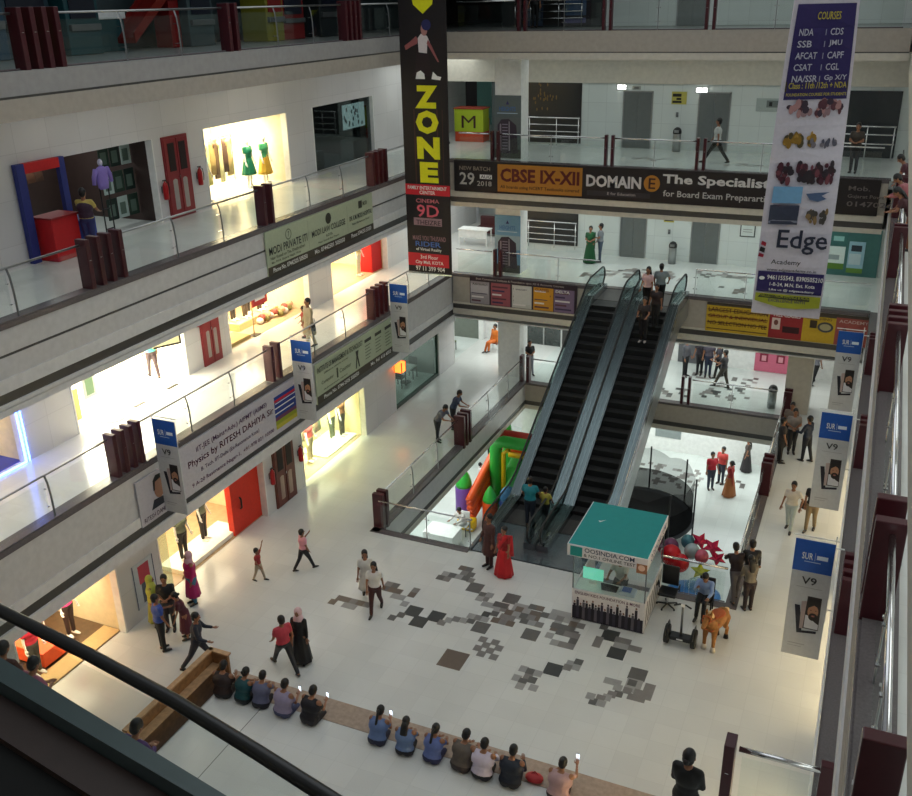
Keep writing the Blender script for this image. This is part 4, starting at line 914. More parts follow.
# lifts on the far wall
LIFT = mat('lift_steel', (.20, .22, .22), .4, .6, var=.04); n_ = 4
for z, xs in ((GZ['2'], [(-10.42, -9.25), (-7.25, -6.05)]), (GZ['1'], [(-10.3, -9.2), (-7.15, -6.03)]), (GZ['3'], [(-8.4, -7.2)])):
    for a, b_ in xs:
        o = bpy.data.objects.new('door_%d' % n_, None); n_ += 1; COL.objects.link(o); o.location = ((a + b_) / 2, 41.3, z); o['kind'] = 'structure'; w = b_ - a
        fr = MB(); fr.box(-w / 2 - .05, -w / 2, -.04, 0, 0, 2.35, STEEL); fr.box(w / 2, w / 2 + .05, -.04, 0, 0, 2.35, STEEL); fr.box(-w / 2 - .05, w / 2 + .05, -.04, 0, 2.3, 2.35, STEEL); fr.build('door_frame', o)
        MB().box(-w / 2, -.004, -.03, 0, 0, 2.3, LIFT).build('sliding_door', o); MB().box(.004, w / 2, -.03, 0, 0, 2.3, LIFT).build('sliding_door', o)
def bin_(x, y, z, label):
    o = thing('dustbin', label, 'dustbin', (x, y, z))
    MB().lathe([(.005, 0), (.17, 0), (.17, .72), (.165, .74)], STEEL, n=20).build('bin_body', o, smooth=True)
    MB().lathe([(.175, .72), (.18, .78), (.17, .86), (.12, .94), (.05, .98), (.005, .985)], K, n=20).build('domed_lid', o, smooth=True)
    MB().box(-.09, .09, -.185, -.15, .78, .88, STEEL).build('flap', o)
bin_(-8.0, 40.8, GZ['2'], 'steel dustbin with black domed lid between the second floor lifts')
bin_(-7.85, 40.8, GZ['1'], 'steel dustbin with black domed lid between the first floor lifts')
bin_(-2.75, 37.0, 0, 'steel dustbin behind the far right corner of the ground floor railing')
def lamp(x, z, label, w=.34):
    o = thing('wall_lamp', label, 'lamp', (x, 41.26, z))
    MB().box(-w / 2 - .02, w / 2 + .02, -.03, .02, -.09, .09, WHITE).build('housing', o)
    MB().box(-w / 2, w / 2, -.06, -.03, -.07, .07, mat('lit_diffuser', (1, 1, 1), .5, emit=(1, 1, .98), es=9, var=0)).build('diffuser', o)
lamp(-10.55, 11.85, 'bright wall lamp above the left lift on the second floor'); lamp(-7.2, 11.78, 'bright wall lamp above the right lift on the second floor', .42)
def wsign(x, y, z, w, h, base, label, rects=(), texts=(), nm='wall_sign', rz=0): return sign(nm, label, 'sign', (x, y, z), rz, w, h, base, rects=rects, texts=texts, depth=.025)
YP = pm(190, 180, 90)
for z, lab in ((11.2, 'yellow and black notice on the second floor wall between the lifts'), (6.25, 'small black and yellow notice on the first floor wall between the lifts')):
    wsign(-8.42, 41.27, z, .62 if z > 8 else .45, .5 if z > 8 else .34, YP, lab, [(.04, .3 if z > 8 else .2, .4, .42 if z > 8 else .3, K), (.04, .05, .42, .14, K), (.2, .17, .4, .26 if z > 8 else .19, K)])
    MB_ = thing('call_button', 'lift call button plate under the %s notice' % ('second floor' if z > 8 else 'first floor'), 'button', (-8.15, 41.28, z - .42)); MB().box(-.05, .05, -.02, 0, -.1, .1, DSTEEL).build('plate', MB_); MB().ell((0, -.025, .03), (.02, .01, .02), CHROME, 8, 5).build('knob', MB_)
wsign(-5.0, 41.27, 11.0, 1.05, .5, pm(165, 175, 172), 'grey notice board right of the right lift on the second floor', [(.4, .15, .98, .42, pm(110, 118, 115)), (.5, .2, .62, .36, K)])
wsign(-5.15, 41.27, 5.85, .62, .72, pm(40, 44, 44), 'framed white notice right of the right lift on the first floor', [(.04, .04, .58, .68, pm(205, 215, 212)), (.12, .56, .5, .62, K), (.12, .3, .5, .33, pm(140, 140, 140)), (.12, .2, .5, .23, pm(140, 140, 140))])
wsign(-10.1, 41.27, 11.88 - .12, .35, .14, pm(150, 155, 150), 'small floor number plate above the left lift', [(.08, .03, .27, .1, pm(90, 90, 90))])
# far wall stair openings with rails; flat black sheets imitate their unlit depth
def stair(z, h, label, glow):
    o = bpy.data.objects.new('window_%d' % int(z), None); COL.objects.link(o); o.location = (-15.35, 41.3, z); o['kind'] = 'structure'
    MB().box(0, 3.05, -.03, -.01, .1, h, mat('opening_shade', (.012, .010, .009), .3, spec=.8)).build('shade_sheet', o)
    for zz in (.35, .62, .9, 1.2):
        MB().tube([(0, -.25, zz), (3.05, -.25, zz)], .022 if zz < 1 else .032, CHROME, 8).build('rail_bar', o, smooth=True)
    for x in (.05, .75, 2.0, 3.0): MB().tube([(x, -.25, 0), (x, -.25, 1.2)], .022, CHROME, 8).build('rail_post', o, smooth=True)
    if glow:
        b = MB(); rr = random.Random(5)
        for i in range(26): b.ell((1.3 + rr.gauss(0, .3), -.05, h - .5 + rr.gauss(0, .22) - .1), (.03, .01, .07), mat('brass_glints', (.25, .17, .07), .3, .8), 6, 4)
        b.build('brass_hanging', o)
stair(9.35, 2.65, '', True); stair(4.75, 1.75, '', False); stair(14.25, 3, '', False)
# far corner units, second floor: white wall, black stand and yellow green M counter
z = GZ['2']
b = MB(); b.box(-19.8, -16.4, 47.5, 47.6, z, z + 4, pm(120, 175, 165)); b.box(-16.5, -16.1, 41.3, 41.35, z, z + 2.65, pm(70, 80, 80)); struct(b, 'wall_far_corner')
o = thing('food_counter', 'small lime green counter with a dark letter M in the far left second floor corner', 'counter', (-17.6, 41.6, z))
MB().box(-.7, .7, -.4, .4, 0, 1.0, pm(190, 70, 40)).build('counter_base', o, bevel=.02); b = MB(); b.box(-.72, .72, -.42, .3, .45, 1.45, pm(165, 185, 40)); b.build('front_panel', o, bevel=.02)
b = MB(); add_text(b, 'M', -.35, .62, .7, .55, pm(60, 30, 20), -.43, bold=0); b.build('lettering', o)
MB().box(-.75, .75, -.45, .4, 1.45, 1.5, pm(150, 60, 40)).build('worktop', o, bevel=.01)
o = thing('display_stand', 'tall black display stand at the far left end of the second floor', 'stand', (-18.6, 40.2, z))
MB().box(-.4, .4, -.2, .2, 0, .1, K).build('base', o); MB().box(-.35, .35, -.05, .05, .1, 2.3, mat('charcoal', (.02, .022, .022), .5)).build('panel', o); b = MB(); add_text(b, 'nl', -.2, 1.5, .4, .3, Wt, -.06); b.build('lettering', o)
# far corner, first floor: white desk and red sofa
z = GZ['1']
o = thing('white_desk', 'white desk in the far left corner of the first floor', 'desk', (-17.4, 41.3, z))
MB().box(-.75, .75, -.35, .35, .72, .77, WHITE).build('desktop', o, bevel=.01); MB().box(-.7, .7, -.3, -.27, .35, .72, WHITE).build('modesty_panel', o)
for sx in (-1, 1):
    for sy in (-1, 1): MB().box(sx * .7 - .025, sx * .7 + .025, sy * .3 - .025, sy * .3 + .025, 0, .72, WHITE).build('leg', o)
o = thing('low_sofa', 'dark maroon low sofa against the far left first floor wall', 'sofa', (-17.3, 43.4, z))
MB().box(-.8, .8, -.4, .4, .12, .42, pm(70, 30, 32)).build('seat', o, bevel=.04); MB().box(-.8, .8, .25, .45, .3, .85, pm(70, 30, 32)).build('backrest', o, bevel=.04)
for sx in (-.7, .7): MB().box(sx - .03, sx + .03, -.3, .3, 0, .12, K).build('leg', o)
# first and second floor far right shop
def rshop(z, dim):
    b = MB(); b.box(-2.1, .4, 41.2, 41.28, z, z + 2.05, mat('teal_shopfront', (.05, .16, .15), .3)); struct(b, 'trim_shopfront')
rshop(GZ['1'], 0)
wsign(-1.85, 41.18, GZ['1'] + .25, .95, .95, pm(215, 230, 225), 'white poster in the teal shopfront on the far right first floor', [(0, 0, .95, .25, pm(90, 130, 50)), (.2, .4, .75, .6, pm(150, 165, 165))], nm='poster')
wsign(-.78, 41.16, GZ['1'] + .15, .62, 1.3, pm(150, 190, 205), 'pale blue poster right of the white poster on the far right first floor', [(0, 0, .62, .2, pm(100, 140, 60)), (.1, .9, .5, 1.15, pm(40, 50, 60)), (.05, .35, .5, .8, pm(190, 210, 215))], nm='poster')
wsign(-1.85, 41.18, GZ['1'] + 1.28, 1.0, .5, pm(60, 110, 105), 'lit teal picture above the white poster on the far right first floor', [(.1, .1, .35, .4, pm(190, 220, 215)), (.45, .15, .85, .35, pm(140, 190, 185))], nm='poster')
b = MB(); b.box(-1.6, .35, 41.2, 41.28, GZ['2'], GZ['2'] + 2.5, mat('dark_shopfront', (.02, .025, .028), .25, spec=.8)); struct(b, 'trim_shopfront_second')
o = thing('balcony_guard', 'chrome triple rail guard in front of the dark shopfront on the second floor far right', 'railing', (-1.6, 40.6, GZ['2']))
for zz in (.6, .95, 1.25): MB().tube([(0, 0, zz), (1.9, 0, zz)], .03, CHROME, 8).build('rail_bar', o, smooth=True)
for x in (.05, .9, 1.85): MB().tube([(x, 0, 0), (x, 0, 1.25)], .025, CHROME, 8).build('post', o, smooth=True)
# ground floor far wall: pink poster, sockets, entrance with its dark inside painted as a flat box
wsign(-3.95, 40.92, .02, 1.45, 1.9, pm(205, 105, 130), 'pink poster with two round dark shapes on the far ground floor wall', [(.2, .45, .55, .85, pm(130, 40, 60)), (.28, .5, .47, .75, pm(215, 150, 160)), (.9, .45, 1.25, .85, pm(130, 40, 60)), (.98, .5, 1.17, .75, pm(215, 150, 160)), (0, 1.2, 1.45, 1.75, pm(150, 60, 85)), (.35, 1.3, 1.35, 1.65, pm(215, 225, 215)), (.5, 1.36, .95, 1.44, K), (.6, 1.5, 1.2, 1.55, pm(120, 60, 80))], nm='poster')
wsign(-4.75, 40.92, .95, .32, .12, pm(60, 60, 60), 'small socket plate left of the pink poster', [(.04, .03, .12, .09, Wt)], nm='socket_plate')
b = MB(); b.box(-12.8, -9.6, 40.88, 40.94, 0, 1.6, mat('opening_shade')); b.box(-15.4, -12.9, 40.9, 40.94, 0, 2.3, mat('green_black_glass', (.02, .03, .028), .15, spec=.9)); b.box(-13.75, -13.68, 40.85, 40.9, 0, 2.3, STEEL); b.box(-7.3, -6.2, 40.9, 40.94, 0, 1.5, mat('grey_far_door', (.12, .12, .13), .4)); struct(b, 'trim_dark_entrance')
b = MB(); b.box(-8.1, -6.9, 40.96, 41.0, -3.9, -3.4, mat('grey_vent', (.25, .28, .28), .5)); struct(b, 'trim_basement_vent')
# ================================================================== THIRD FLOOR (games zone)
z = GZ['3']
def booth(y0, y1, x, h, m, m2, label, nm='game_booth', cat='booth'):
    o = thing(nm, label, cat, (x, (y0 + y1) / 2, z)); w = y1 - y0
    MB().box(-.5, .5, -w / 2, w / 2, 0, h, m).build('cabinet_body', o, bevel=.03)
    b = MB(); b.box(.5, .53, -w * .38, w * .38, h * .45, h * .85, m2); b.build('front_screen', o)
    MB().box(.0, .6, -w * .45, w * .45, h * .3, h * .38, DSTEEL).build('control_shelf', o, bevel=.01)
booth(16.8, 18.3, -20.6, 2.4, mat('game_blue', C(45, 75, 95), .4), mat('game_navy', C(25, 30, 45), .3), 'blue game cabinet behind the third floor glass, left one')
booth(18.4, 20.0, -20.8, 2.2, mat('game_grey_blue', C(50, 70, 80), .4), mat('game_navy'), 'grey blue game cabinet to the right of the blue one')
booth(20.1, 21.3, -20.4, 2.0, mat('game_teal', C(25, 70, 75), .4), mat('game_navy'), 'teal game cabinet on the third floor')
booth(24.8, 26.0, -20.2, 2.0, mat('game_slate', C(60, 75, 78), .4), mat('game_navy'), 'slate game cabinet near the middle of the third floor left side')
booth(28.0, 29.0, -19.6, 2.0, mat('game_yellow', C(120, 115, 35), .4), mat('game_red', C(120, 20, 22), .4), 'yellow game cabinet with red front on the third floor left side')
booth(29.2, 30.6, -19.8, 1.8, mat('game_red'), mat('game_navy'), 'red game cabinet beside the yellow one')
booth(32, 33.5, -20.0, 2.2, mat('game_dark', C(35, 42, 45), .4), mat('game_navy'), 'dark cabinet near the far end of the third floor left side')
o = thing('toy_slide', 'red plastic slide behind the third floor railing', 'slide', (-20.3, 23.6, z))
MB().sweepx([(-1.0, .2), (-1.0, .35), (.6, 1.5), (1.2, 1.5), (1.2, 1.35), (.65, 1.35)], -.35, .35, mat('slide_red', C(120, 26, 22), .3)).build('slide_chute', o); MB().box(-.3, .3, .7, 1.15, 0, 1.36, mat('game_red')).build('base', o)
for s in (-1, 1): MB().sweepx([(-1.0, .2), (-1.0, .5), (.6, 1.7), (1.2, 1.7), (1.2, 1.35), (.6, 1.35)], s * .36 - .03, s * .36 + .03, mat('slide_red')).build('side_wall', o)
o = thing('ring_toy', 'large yellow ring toy at the far left edge of the third floor', 'toy', (-18.4, 14.9, z))
b = MB(); b.tube([(.0, .55 * math.cos(R(a)), .75 + .55 * math.sin(R(a))) for a in range(0, 361, 20)], .14, mat('toy_yellow', C(150, 165, 45), .35), 10, False); b.build('ring', o, smooth=True); MB().box(-.2, .2, -.5, .5, 0, .15, K).build('base', o)
MB().ell((0.02, 0, .75), (.12, .2, .2), K, 12, 8).build('hub', o, smooth=True)
def lightpanel(loc, w, h, label, es):
    o = thing('light_panel', label, 'lamp', loc); MB().box(-.05, .0, -w / 2 - .03, w / 2 + .03, -.03, h + .03, K).build('housing', o); MB().box(0, .02, -w / 2, w / 2, 0, h, mat('lit_panel_%d' % int(es * 10), (1, 1, 1), .5, emit=(.8, .95, 1), es=es, var=0)).build('diffuser', o)
lightpanel((-21.3, 22.3, z + 1.75), .9, .3, 'small bright panel near the top of the third floor beside the red slide', 5)
lightpanel((-21.3, 36.5, z + 1.5), 1.0, .3, 'small dim lit panel near the top of the third floor beside the black banner', 1.5)
o = thing('white_bench', 'pale counter beside the red slide on the third floor', 'counter', (-20.8, 22.0, z)); MB().box(-.3, .3, -.6, 1.0, .85, 1.05, WHITE).build('worktop', o, bevel=.02); MB().box(-.25, .25, -.55, .95, 0, .85, mat('game_teal')).build('base', o)
wsign(-14.9, 41.2, z + .05, .8, 1.5, pm(60, 75, 95), 'narrow blue grey poster on the far third floor wall', [(.1, .2, .7, .7, pm(110, 120, 130))], nm='poster')
wsign(-13.3, 41.2, z + .05, 1.3, 1.5, pm(35, 32, 40), 'dark poster with a blue picture on the far third floor wall', [(.2, .4, 1.1, 1.4, pm(60, 85, 120)), (.15, .1, 1.1, .3, pm(90, 90, 130))], nm='poster')

# ================================================================== SHOP CONTENTS
def garment(x, y, z, m, h, rz, label, group, cat='garment', m2=None):
    o = thing('hanging_garment', label, cat, (x, y, z), rz, group)
    b = MB(); b.lathe([(.12 + .1, -h), (.13 + .06, -h * .6), (.15, -h * .38), (.19, -.12), (.17, -.03), (.05, 0)], m, n=14, sx=1, sy=.35, rip=.1, nr=5); b.build('cloth', o, smooth=True)
    b = MB(); b.tube([(-.19, 0, -.22), (-.2, 0, -.08), (-.06, 0, .0)], [.04, .06, .04], m2 or m, 7); b.tube([(.19, 0, -.22), (.2, 0, -.08), (.06, 0, .0)], [.04, .06, .04], m2 or m, 7); b.build('sleeves', o, smooth=True)
    b = MB(); b.tube([(0, 0, 0), (0, 0, .06), (.02, 0, .09), (0, 0, .11)], .006, CHROME, 5); b.build('hook', o)
def rack(x, y0, y1, z, h, label):
    o = thing('clothes_rail', label, 'clothes rail', (x, (y0 + y1) / 2, z)); L = (y1 - y0) / 2
    MB().tube([(0, -L, h), (0, L, h)], .018, CHROME, 8).build('rail_bar', o, smooth=True)
    for s in (-1, 1):
        MB().tube([(0, s * L, 0), (0, s * L, h)], .018, CHROME, 8).build('post', o); MB().tube([(-.22, s * L, .02), (.22, s * L, .02)], .018, CHROME, 6).build('foot', o)
# bright clothing shop, second floor
z = GZ['2']
rack(-20.9, 25.1, 27.8, z, 1.9, 'long garment rail inside the bright second floor clothing shop')
gm = [(180, 215, 205), (120, 80, 60), (95, 55, 45), (200, 150, 90), (110, 75, 40), (190, 175, 120), (150, 130, 80), (90, 70, 50), (205, 200, 150), (80, 60, 50), (170, 150, 100)]
for i, c in enumerate(gm):
    garment(-20.9, 25.25 + i * .235, z + 1.8, pm(*c), 1.1 + .15 * (i % 3), R(90 + (i % 3) * 12), '%s garment on the rail of the bright second floor shop' % (['sea green', 'brown', 'dark brown', 'tan', 'umber', 'khaki', 'olive', 'chocolate', 'pale yellow', 'charcoal', 'sand'][i]), 'garments on the rail of the bright second floor shop')
def mann(label, x, y, z, face, top, bottom, H=1.75, **k):
    return person(label, x, y, z, face, top, bottom, H=H, hair=k.pop('hair', 'none'), skin=k.pop('skin', MANQ), shoes=k.pop('shoes', WHITE), name='mannequin', cat='mannequin', **k)
def plinth(x0, x1, y0, y1, z, h, m, label, nm='display_plinth'):
    o = MB().box(x0, x1, y0, y1, z, z + h, m).build(nm, bevel=.015); return tag(o, label, 'plinth')
GRN = pm(15, 105, 75)
mann('headless mannequin in a dark green dress in the bright second floor shop', -20.6, 28.25, z + .02, -90, GRN, GRN, dress=(GRN, .45, .3), trousers=False, H=1.72)
mann('mannequin in green and orange at the right of the bright second floor shop', -20.5, 29.1, z + .02, -90, pm(60, 140, 95), pm(190, 140, 40), dress=(pm(190, 150, 50), .35, .3), trousers=False, H=1.72)
mann('mannequin in pale mint and yellow at the left of the bright second floor shop', -20.4, 25.5, z + .02, -90, pm(170, 215, 200), pm(215, 195, 90), dress=(pm(205, 200, 110), .55, .28), trousers=False, H=1.72)
# dark sports shop, second floor left
RC = pm(190, 25, 30)
o = thing('shop_entrance_arch', 'blue and red entrance frame of the left second floor shop', 'entrance frame', (-19.72, 17.45, z)); NB = pm(45, 55, 125)
MB().box(-.05, .1, -.1, .15, 0, 2.5, NB).build('left_post', o); MB().box(-.05, .1, .15, 1.3, 2.25, 2.5, RC).build('header', o); MB().box(-.05, .08, 1.3, 1.5, 0, 2.5, NB).build('right_post', o)
o = thing('red_counter', 'red counter with blue side at the left second floor shop', 'counter', (-19.45, 18.2, z)); MB().box(-.35, .3, -.5, .4, 0, 1.1, RC).build('front_panel', o, bevel=.02); MB().box(-.35, .3, .4, 1.0, 0, .9, pm(50, 70, 150)).build('side_panel', o, bevel=.02); MB().box(-.38, .34, -.53, .43, 1.1, 1.14, pm(140, 20, 25)).build('worktop', o)
o = thing('shirt_stand', 'black ladder stand holding a violet lit shirt in the left second floor shop', 'stand', (-19.55, 20.1, z))
for s in (-.16, .16): MB().tube([(0, s, 0), (0, s, 1.5)], .02, K, 6).build('post', o)
for zz in (.35, .9): MB().tube([(0, -.16, zz), (0, .16, zz)], .018, K, 6).build('rung', o)
VI = pm(140, 120, 200)
b = MB(); b.lathe([(.17, 0), (.2, .15), (.2, .4), (.23, .52), (.1, .6), (.05, .62)], VI, (0, 0, 1.45), 14, .5, 1); b.tube([(0, -.2, 2.0), (0, -.3, 1.8), (0, -.33, 1.6)], [.07, .06, .05], VI, 8); b.tube([(0, .2, 2.0), (0, .3, 1.8), (0, .33, 1.6)], [.07, .06, .05], VI, 8); b.build('shirt', o, smooth=True)
MB().ell((0, 0, 2.16), (.07, .07, .1), pm(200, 200, 225), 10, 8).build('bust_head', o, smooth=True)
for i in range(9):
    wsign(-20.6 - (i // 3) * .02, 21.2 + (i % 3) * .45, z + .25 + (i // 3) * .75, .4, .62, [pm(25, 45, 40), pm(170, 190, 185), pm(40, 60, 50)][(i + i // 3) % 3], 'framed picture in the left second floor shop, %s row, %s column' % (['bottom', 'middle', 'top'][i // 3], ['left', 'middle', 'right'][i % 3]), [(.06, .1, .3, .45, pm(90, 110, 100))], nm='framed_picture', rz=R(90))
for i in range(7): garment(-22.6, 18.9 + .3 * i, z + 2.0, [pm(90, 60, 45), pm(60, 50, 50), pm(110, 70, 50)][i % 3], .6, R(90), 'small item hanging on the brown second floor shop wall, place %d' % (i + 1), 'items on the brown back wall')
# dark shop with lit pictures
b = thing('lit_poster', 'bright white lit poster in the dark second floor shop', 'poster', (-20.1, 35.05, z + 1.25)); MB().box(-.04, 0, -.95, .95, 0, 1.05, K).build('frame', b)
MB().box(0, .015, -.9, .9, .04, 1.0, mat('lit_poster', (.8, .9, .9), .5, emit=(.85, 1, .98), es=1.6, var=0)).build('lit_face', b)
rr = MB(); rq = random.Random(9)
for i in range(16): rr.cbox((.02, rq.uniform(-.8, .8), rq.uniform(.12, .9)), (.006, .09, .14), [pm(40, 60, 70), pm(190, 120, 130), pm(60, 120, 130)][i % 3])
rr.build('print', b)
plinth(-20.5, -20.0, 31.7, 32.4, z, .75, WHITE, 'white plinth at the left of the dark second floor shop'); plinth(-20.6, -20.0, 34.7, 35.8, z, .8, pm(180, 190, 188), 'pale plinth under the lit poster of the dark second floor shop')
b = MB(); b.box(-19.96, -19.94, 31.45, 36.15, 9.36, 11.78, GLASSK); o = b.build('shop_window'); tag(o, 'dark glazed front of the second floor shop left of the black banner', 'shop window')
# first floor shops
z = GZ['1']
o = thing('neon_frame', 'blue neon tube frame round the display at the far left of the first floor', 'neon light', (-19.25, 15.55, z)); NE = mat('neon_blue', (.1, .2, 1), .4, emit=(.1, .22, 1), es=9, var=0)
MB().tube([(0, -.02, .02), (0, -.02, 2.2)], .03, NE, 8).build('upright_tube', o); MB().tube([(0, -.04, .04), (0, -4.2, .04)], .03, NE, 8).build('lower_tube', o); MB().tube([(.0, .1, .02), (.0, .1, 2.2)], .02, NE, 8).build('outer_tube', o)
mann('mannequin with dark trousers in the neon framed window, right one', -19.9, 14.9, z + .05, -90, pm(190, 60, 80), pm(45, 35, 35)); mann('mannequin with dark trousers in the neon framed window, left one', -19.8, 14.2, z + .05, -90, pm(120, 150, 60), pm(50, 40, 40))
wsign(-19.28, 16.2, z + 1.55, 1.0, .35, WHITE, 'black outlined rectangle fixed high on the white first floor pier', [(0, 0, 1.0, .04, K), (0, 0, .03, .35, K), (.97, 0, 1.0, .3, K)], nm='wall_bracket', rz=R(90))
plinth(-20.6, -20.0, 17.5, 18.3, z, .95, pm(205, 190, 120), 'pale yellow box plinth at the left of the very bright first floor shop')
plinth(-20.9, -20.3, 17.45, 18.0, z, 1.35, pm(60, 60, 62), 'dark grey box behind the pale yellow plinth')
wsign(-19.95, 18.45, z + .5, .5, .75, pm(200, 205, 200), 'plant poster beside the pale yellow plinth', [(.1, .1, .4, .6, pm(110, 140, 110))], nm='poster', rz=R(90))
o = MB().lathe([(.005, 0), (.36, 0), (.36, .012), (.005, .014)], pm(150, 150, 145), (-19.2, 18.6, z), 24).build('round_mat'); tag(o, 'round grey mat on the floor before the very bright first floor shop', 'mat')
for i, (yy, n) in enumerate(((19.4, 'left'), (20.9, 'right'))):
    o = MB().cbox((-19.15, yy + .3, z + .01), (.1, .45, .02), K).build('door_stop'); tag(o, 'dark door closer plate in the threshold of the very bright shop, %s one' % n, 'door hardware')
person('woman in a teal top walking inside the very bright first floor shop', -20.2, 21.6, z + .015, 60, pm(60, 150, 150), pm(60, 45, 50), hair='tail', female=True, H=1.62, legs=((14, 4), (-12, 10)))
rack(-22.0, 19.6, 21.8, z, 1.5, 'clothes rail deep in the very bright first floor shop')
for i in range(6): garment(-22.0, 19.8 + i * .35, z + 1.42, [pm(220, 220, 215), pm(150, 140, 140), pm(200, 190, 170)][i % 3], .8, R(80), 'pale garment in the very bright first floor shop, place %d from left' % (i + 1), 'garments in the very bright first floor shop')
wsign(-19.7, 21.2, z + 1.15, .9, .9, pm(235, 225, 180), 'black edged poster at the right of the very bright first floor shop', [(.0, .0, .9, .06, K), (.84, 0, .9, .9, K)], nm='poster', rz=R(60))
mann('mannequin in a white shirt at the left of the first floor sale shop', -19.9, 24.85, z + .16, -90, pm(225, 225, 222), pm(110, 110, 112)); plinth(-20.3, -19.55, 24.45, 25.9, z, .14, pm(150, 130, 80), 'low wooden plinth under the white shirted mannequin')
o = thing('sale_board', 'red sale board on a thin stand in the first floor shopfront', 'sign stand', (-19.6, 26.2, z)); MB().tube([(0, 0, 0), (0, 0, 1.5)], .02, WOODL, 6).build('pole', o); MB().box(-.15, .15, -.2, .2, 0, .03, K).build('base', o)
b = MB(); b.box(-.02, .02, .05, .95, 1.0, 1.45, pm(175, 50, 50)); b.build('panel', o); b = MB(); b.box(.021, .024, .2, .8, 1.18, 1.28, Wt); b.build('lettering_strip', o)
for i in range(5):
    mann('mannequin in dark trousers in the sale shop row, %s from left' % ['first', 'second', 'third', 'fourth', 'fifth'][i], -20.75 + .2 * (i % 2), 26.6 + i * .45, z + .3, -90, [pm(90, 70, 60), pm(60, 60, 70), pm(200, 195, 190), pm(70, 60, 60), pm(150, 90, 80)][i], [pm(50, 45, 45), pm(70, 60, 50)][i % 2], H=1.6)
plinth(-21.0, -20.3, 26.3, 28.8, z, .28, pm(190, 170, 120), 'long low plinth under the row of mannequins in the sale shop')
rr = random.Random(4)
for i in range(12):
    o = MB().ell((-20.05 + rr.uniform(-.12, .12), 27.3 + .18 * i, z + .14 + .1 * (i % 2)), (.15, .12, .12), [pm(210, 200, 190), pm(150, 70, 60), pm(120, 110, 60), pm(190, 150, 120)][i % 4], 10, 7).build('folded_bundle'); tag(o, 'cloth bundle at the foot of the sale shop mannequins, place %d from left' % (i + 1), 'bundle', 'cloth bundles in the sale shop')
wsign(-19.28, 29.75, z + 2.0, .75, .22, pm(90, 88, 85), 'grey air vent on the white first floor pier', [(.05, .05, .7, .09, K), (.05, .13, .7, .17, K)], nm='air_vent', rz=R(90))
mann('pale mannequin in beige at the left of the first floor shoe shop', -19.95, 31.5, z + .02, -90, pm(200, 180, 150), pm(190, 170, 140)); mann('mannequin at the right of the first floor shoe shop', -19.95, 34.4, z + .02, -90, pm(190, 170, 120), pm(210, 200, 170))
o = thing('shoe_shelf', 'shelf of white shoes at the back of the first floor shoe shop', 'shelf', (-21.6, 33.2, z)); MB().box(-.2, .25, -1.0, 1.0, 0, .95, pm(120, 95, 70)).build('cabinet', o, bevel=.01)
for i in range(2): MB().box(-.2, .3, -1.0, 1.0, 1.25 + .35 * i, 1.28 + .35 * i, WOODL).build('shelf_board', o)
for r_ in range(3):
    for i in range(6):
        sh = thing('shoe', 'pale shoe on the %s board of the first floor shoe shelf, place %d' % (['lower', 'middle', 'upper'][r_], i + 1), 'shoe', (-21.45, 32.4 + .32 * i, z + [.955, 1.285, 1.635][r_]), 0, 'shoes on the first floor shelf')
        MB().box(-.12, .14, -.05, .05, 0, .025, WHITE).build('sole', sh, bevel=.008); MB().ell((0, 0, .06), (.13, .05, .05), pm(225, 220, 210) if (i + r_) % 3 else pm(110, 80, 70), 10, 6).build('upper', sh, smooth=True)
b = MB().box(-20.2, -19.6, 35.0, 35.9, z, z + 2.3, RC).build('red_partition', bevel=.01); tag(b, 'red partition at the right end of the first floor shoe shop', 'partition')
# ground floor shops
o = thing('orange_table', 'orange box table inside the nearest ground floor shop', 'table', (-18.1, 13.8, 0)); MB().box(-.55, .55, -.4, .4, .08, .5, pm(235, 90, 50)).build('box_top', o, bevel=.02); MB().box(-.45, .45, -.3, .3, 0, .08, K).build('base', o)
mann('mannequin in a pink top and dark trousers in the nearest ground floor shop', -18.0, 14.75, .05, -90, pm(200, 60, 120), pm(60, 48, 45)); mann('mannequin in a red top and grey trousers in the nearest ground floor shop', -17.6, 13.2, .05, -90, pm(190, 40, 60), pm(90, 90, 85))
tag(MB().box(-17.5, -16.95, 12.15, 15.4, 0, .05, pm(200, 170, 120)).build('threshold_strip'), 'pale threshold strip across the nearest ground floor shop', 'threshold')
tag(MB().box(-19.5, -19.35, 15.0, 15.4, 0, 2.0, pm(70, 55, 40)).build('curtain_panel', bevel=.02), 'brown curtain panel at the back of the nearest ground floor shop', 'panel')
o = thing('x_stand', 'white crossed foot stand behind the orange table', 'stand', (-18.4, 14.3, 0)); MB().tube([(-.25, -.1, .02), (.25, .1, .02)], .02, WHITE, 6).build('foot', o); MB().tube([(-.2, .2, .02), (.2, -.2, .02)], .02, WHITE, 6).build('foot', o); MB().tube([(0, 0, 0), (0, 0, 1.1)], .02, WHITE, 6).build('pole', o)
wsign(-16.73, 15.95, .35, .8, 1.35, pm(200, 205, 210), 'poster of a pink jacket on the white pier of the ground floor', [(0, 0, .03, 1.35, pm(40, 60, 90)), (.77, 0, .8, 1.35, pm(40, 60, 90)), (.2, .7, .62, 1.25, pm(190, 70, 85)), (.25, .1, .4, .7, pm(90, 95, 105)), (.45, .1, .58, .7, pm(90, 95, 105))], nm='poster', rz=R(90))
WG = mat('white_gloss', (.9, .88, .82), .25)
plinth(-17.95, -17.05, 18.2, 21.0, 0, .16, WG, 'white display platform in the ground floor shop with the red panel')
mann('mannequin in grey green shirt and dark trousers on the white platform, left one', -17.45, 18.75, .16, -100, pm(110, 115, 95), pm(50, 46, 42)); mann('mannequin in grey green shirt and dark trousers on the white platform, right one', -17.6, 19.9, .16, -80, pm(100, 105, 88), pm(42, 38, 36))
